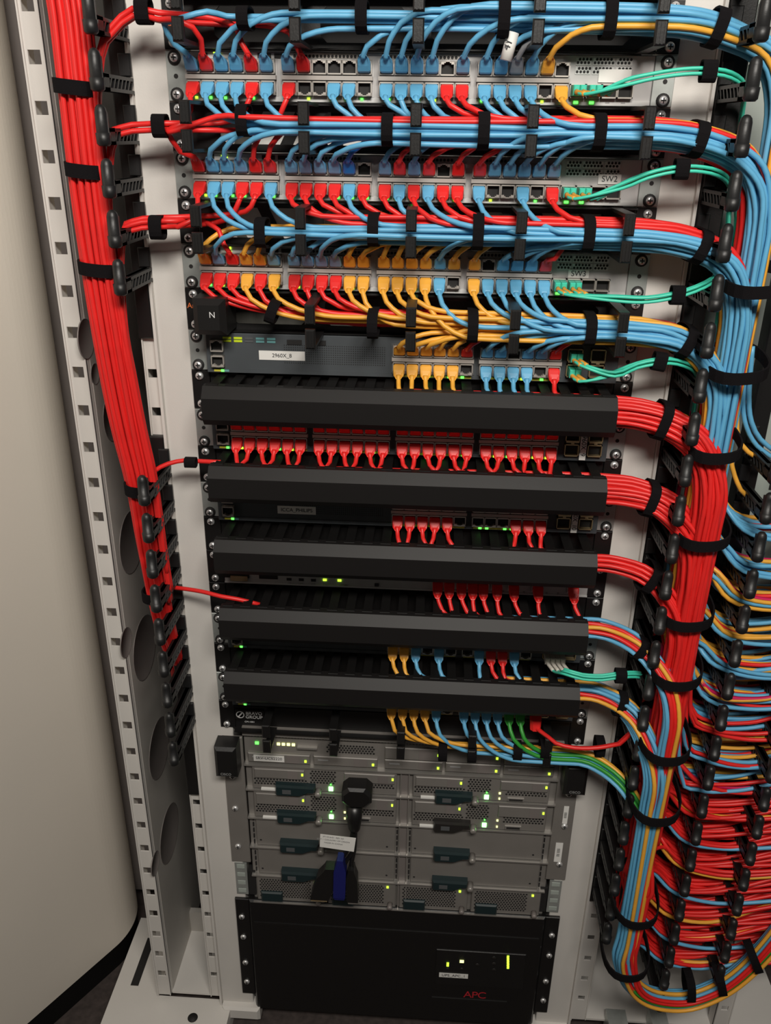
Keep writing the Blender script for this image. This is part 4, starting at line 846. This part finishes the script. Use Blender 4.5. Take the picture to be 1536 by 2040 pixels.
# grey cable with a number flag above the topmost switch
# ------------------------------------------------------------------ console dongle on the chassis
dg = thing('console_dongle', at(710, 1585, -0.03), 'black console dongle hanging on the blade chassis with video and serial plugs', 'cable')
a, b = at(680, 1572, -0.045), at(740, 1612, -0.045); m = MB(); c8 = 0.008
def octo(x0, x1, z0, z1, c, y): return [(x0+c, y, z0), (x1-c, y, z0), (x1, y, z0+c), (x1, y, z1-c), (x1-c, y, z1), (x0+c, y, z1), (x0, y, z1-c), (x0, y, z0+c)]
m.loft([octo(a.x, b.x, b.z, a.z, c8, -0.022), octo(a.x, b.x, b.z, a.z, c8, -0.042), octo(a.x + 0.003, b.x - 0.003, b.z + 0.003, a.z - 0.003, c8, -0.046)]); m.build('head', 'ups_black', dg)
n0 = at(706, 1604, -0.035); n1 = at(706, 1655, -0.040); MB().lathe(n0, n1 - n0, [(0, 0.011), ((n1-n0).length*0.5, 0.0105), ((n1-n0).length*0.9, 0.008), ((n1-n0).length, 0.006)], 12).build('strain_relief', 'ups_black', dg)
for P in ([(704, 1645, -0.04), (698, 1680, -0.042), (680, 1712, -0.042), (664, 1735, -0.045)], [(706, 1645, -0.04), (705, 1690, -0.042), (690, 1715, -0.044), (678, 1735, -0.048)], [(708, 1645, -0.04), (706, 1690, -0.04), (701, 1715, -0.044), (700, 1735, -0.046)]):
    m = MB(); m.tube(catmull([at(*p) for p in P], 0.006), 0.0032, 8); m.build('branch_cable', 'ups_black', dg)
def hood(px0, px1, py0, py1, Y, mt, ang, nm, shell):
    a, b = at(px0, py0, Y), at(px1, py1, Y); cx, wd = (a.x + b.x)/2, b.x - a.x; m = MB(); rings = []
    for f_, ww in ((0, 0.5), (0.10, 0.6), (0.30, 1.0), (0.9, 1.0), (1.0, 0.96)):
        z = a.z + (b.z - a.z)*f_; x = cx + (f_ - 0.5)*ang; hw = wd*ww/2
        rings.append([(x - hw, Y - 0.008, z), (x + hw, Y - 0.008, z), (x + hw, Y + 0.008, z), (x - hw, Y + 0.008, z)])
    m.loft(rings); h = m.build(nm, mt, dg)
    m = MB(); x = cx + 0.56*ang; m.box(x - wd*0.42, x + wd*0.42, Y - 0.005, Y + 0.005, b.z - 0.006, b.z); m.build('plug_shell', shell, h)
hood(628, 668, 1722, 1786, -0.045, 'black_plastic', -0.016, 'serial_plug', 'brass')
hood(665, 690, 1706, 1782, -0.050, 'vga_blue', -0.002, 'video_plug', 'vga_blue')
hood(690, 713, 1725, 1790, -0.046, 'black_plastic', 0.002, 'usb_plug', 'rail_shine')
pts = [at(638, 1662, -0.052), at(709, 1670, -0.052), at(705, 1697, -0.052), at(637, 1687, -0.052)]
m = MB(); m.add([p for p in pts] + [p + Vector((0, 0.0006, 0)) for p in pts], [(0, 1, 2, 3), (4, 5, 6, 7), (0, 1, 5, 4), (1, 2, 6, 5), (2, 3, 7, 6), (3, 0, 4, 7)]); tg = m.build('paper_flag', 'paper', dg)
c = at(664, 1672, -0.0526); rl = 0.09
for n, s_ in enumerate(('37-1016-01  REV A0', 'QTY 1 COUNTRY OF ORIGIN', 'MADE IN CHINA')): text('lettering', s_, 0.0034, 'grey_ink', tg, (c.x, -0.0527, c.z + 0.003 - n*0.0052), rl)

# ------------------------------------------------------------------ hook-and-loop straps
def strap_h(px, py, Y, ry, rz, label, wd=0.0105, tilt=0.0, tail=0.0, lane=None):
    c = at(px, py, Y)
    if lane: q = lane.first(lambda p: p.x >= c.x); c = lane.p[q].copy(); f_ = lane.fr[q]; tilt = math.atan2(-f_.x, f_.z)
    m = MB(); n = 20; rings = []
    for j in range(n):
        a_ = 2*math.pi*j/n; sy, sz = math.cos(a_), math.sin(a_)
        f_ = (abs(sy)**3.2 + abs(sz)**3.2)**(-1/3.2)
        for_ = []
        for dx, g in ((-wd/2, 0.0), (wd/2, 0.0), (wd/2, 0.0016), (-wd/2, 0.0016)):
            y, z = sy*f_*(ry + g), sz*f_*(rz + g); for_.append((c.x + dx*math.cos(tilt) - z*math.sin(tilt), c.y + y, c.z + z*math.cos(tilt) + dx*math.sin(tilt)))
        rings.append(for_)
    rings.append(rings[0]); m.loft(rings, 0, False, False)
    if tail: m.box(c.x - wd/2 - tail, c.x - wd/2 + 0.002, c.y - ry*0.4, c.y - ry*0.4 + 0.002, c.z + rz - 0.001, c.z + rz + 0.0022)
    s = m.build('cable_strap', 'velcro', None, c); return tag(s, label, 'strap', 'hook-and-loop straps on the cable runs')
def strap_v(px, py, Y, rx, ry, label, ht=0.012, tilt=0.25, roll=0.0):
    c = at(px, py, Y); m = MB(); n = 26; rings = []
    for j in range(n):
        a_ = 2*math.pi*j/n; sx, sy = math.cos(a_), math.sin(a_); f_ = (abs(sx)**2.6 + abs(sy)**2.6)**(-1/2.6); rg = []
        for dz, g in ((-ht/2, 0.0), (ht/2, 0.0), (ht/2, 0.0018), (-ht/2, 0.0018)):
            x, y = sx*f_*(rx + g), sy*f_*(ry + g); rg.append((c.x + x, c.y + y, c.z + dz + y*tilt + x*roll))
        rings.append(rg)
    rings.append(rings[0]); m.loft(rings, 0, False, False); s = m.build('cable_strap', 'velcro', None, c); return tag(s, label, 'strap', 'hook-and-loop straps on the cable runs')
H_TIES = {-1: [(489, 37), (705, 38), (987, 38), (1203, 38), (1417, 30)], 1: [(487, 240), (757, 245), (952, 265), (1178, 264), (1382, 255)], 3: [(523, 463), (727, 466), (941, 470), (1143, 467), (1366, 447)], 5: [(545, 620), (737, 645), (927, 650), (1147, 648), (1335, 637)]}
RZ_T = {-1: (0.008, 0.0115, 0.0140, 0.0145, 0.0145), 1: (0.0125, 0.0130, 0.0150, 0.0150, 0.0145), 3: (0.0125, 0.0140, 0.0155, 0.0155, 0.0150), 5: (0.0100, 0.0125, 0.0140, 0.0145, 0.0145)}
HN = {-1: 'uppermost blue bundle', 1: 'bundle between topmost and middle grey switches', 3: 'bundle between middle and lowest grey switches', 5: 'red and yellow bundle under the lowest grey switch'}
for k, L in H_TIES.items():
    for n, (px, py) in enumerate(L):
        strap_h(px, py, LANES[k].p[0].y, (0.0255 if k > 0 else 0.017) if n else 0.016, RZ_T[k][n], 'black strap around the %s, %s from left' % (HN[k], ORD[n]), tilt=0.0 if k != 5 or n else -0.35, lane=LANES[k] if n > 0 else None)
for n, (px, py, k) in enumerate(((1313, 800, 7), (1287, 957, 9), (1274, 1113, 11), (1250, 1248, 13), (1222, 1378, 15))):
    strap_h(px, py, LANES[k].p[0].y, 0.0185 if n < 3 else 0.012, (0.0185, 0.0175, 0.0160, 0.0115, 0.0130)[n], 'black strap where the bundle leaves the %s black cover at right' % ORD[n], lane=LANES[k])
for n, (px, py, rz, lab) in enumerate(((287, 23, 0.0088, 'beside the topmost orange lettering'), (320, 251, 0.0088, 'below the topmost switch'), (314, 453, 0.0098, 'above the lowest grey switch'), (380, 921, 0.0040, 'on the single red cable'))):
    strap_h(px, py, -0.045, 0.0085 if n < 3 else 0.0042, rz, 'small black strap on red cables over the left post, %s' % lab, wd=0.0125)
for n, (px, py, lab) in enumerate(((1411, 142, 'topmost'), (1357, 337, 'middle'), (1349, 588, 'lowest'))):
    strap_h(px, py, -0.055, 0.0058, 0.0075, 'small black strap on the teal leads of the %s grey switch' % lab, wd=0.0125)
strap_h(1313, 720, -0.055, 0.0058, 0.0078, 'small black strap on the teal leads beside the dark switch', wd=0.0125, tilt=-0.15); strap_h(1236, 1346, -0.068, 0.0062, 0.0068, 'small black strap on the lowest teal leads', wd=0.0125)
for n, (px, py, rx) in enumerate(((151, 174, 0.0170), (173, 339, 0.0172), (199, 533, 0.0182), (283, 970, 0.0165), (308, 1185, 0.0125))):
    strap_v(px, py, (-0.055, -0.055, -0.055, -0.044, -0.034)[n], rx, 0.017 if n < 4 else 0.012, 'black strap around the thick left red bundle, %s from top' % ORD[n], 0.0125, 0.02, -0.10)
for n, (px, py, Y, rx, ry) in enumerate(((1502, 555, -0.042, 0.032, 0.038), (1462, 722, -0.046, 0.031, 0.038), (1417, 878, -0.052, 0.028, 0.037), (1396, 1052, -0.058, 0.029, 0.034), (1364, 1208, -0.060, 0.030, 0.035), (1342, 1318, -0.068, 0.030, 0.040), (1320, 1458, -0.078, 0.030, 0.045), (1300, 1575, -0.082, 0.031, 0.046), (1262, 1778, -0.084, 0.030, 0.046), (1244, 1885, -0.086, 0.031, 0.044))):
    strap_v(px, py, Y, rx*0.94, ry*0.94, 'black strap looped around the vertical trunk right of the rack, %s from top' % ORD[n], 0.0115, 0.20, 0.10)
for n, (px, py) in enumerate(((882, 1497), (940, 1498), (1030, 1494), (1084, 1490), (1194, 1486))):
    strap_h(px, py, -0.039, 0.011, (0.0085, 0.0095, 0.0085, 0.009, 0.010)[n], 'black strap on cables in front of the blade chassis top, %s from left' % ORD[n], wd=0.011)
for n, (px, py, Y, rl) in enumerate(((1372, 1962, -0.082, 0.3), (1432, 1950, -0.080, 0.6), (1500, 1905, -0.078, 0.9))):
    strap_h(px, py, Y, 0.016, 0.020, 'black strap around the blue loop at the lower right, %s from left' % ORD[n], wd=0.011, tilt=rl*0.5)
# number flag on the grey lead above the topmost switch
c = at(1014, 90, -0.040); m = MB(); m.cyl((c.x - 0.002, c.y, c.z - 0.012), (c.x + 0.003, c.y, c.z + 0.010), 0.0055, 0.0055, 12); fl = m.build('number_flag', 'paper', None, c); tag(fl, 'white paper flag marked 41 on the grey cable above the topmost switch', 'label')
text('lettering', '41', 0.0085, 'ink', fl, (c.x - 0.001, c.y - 0.0058, c.z), -1.2)
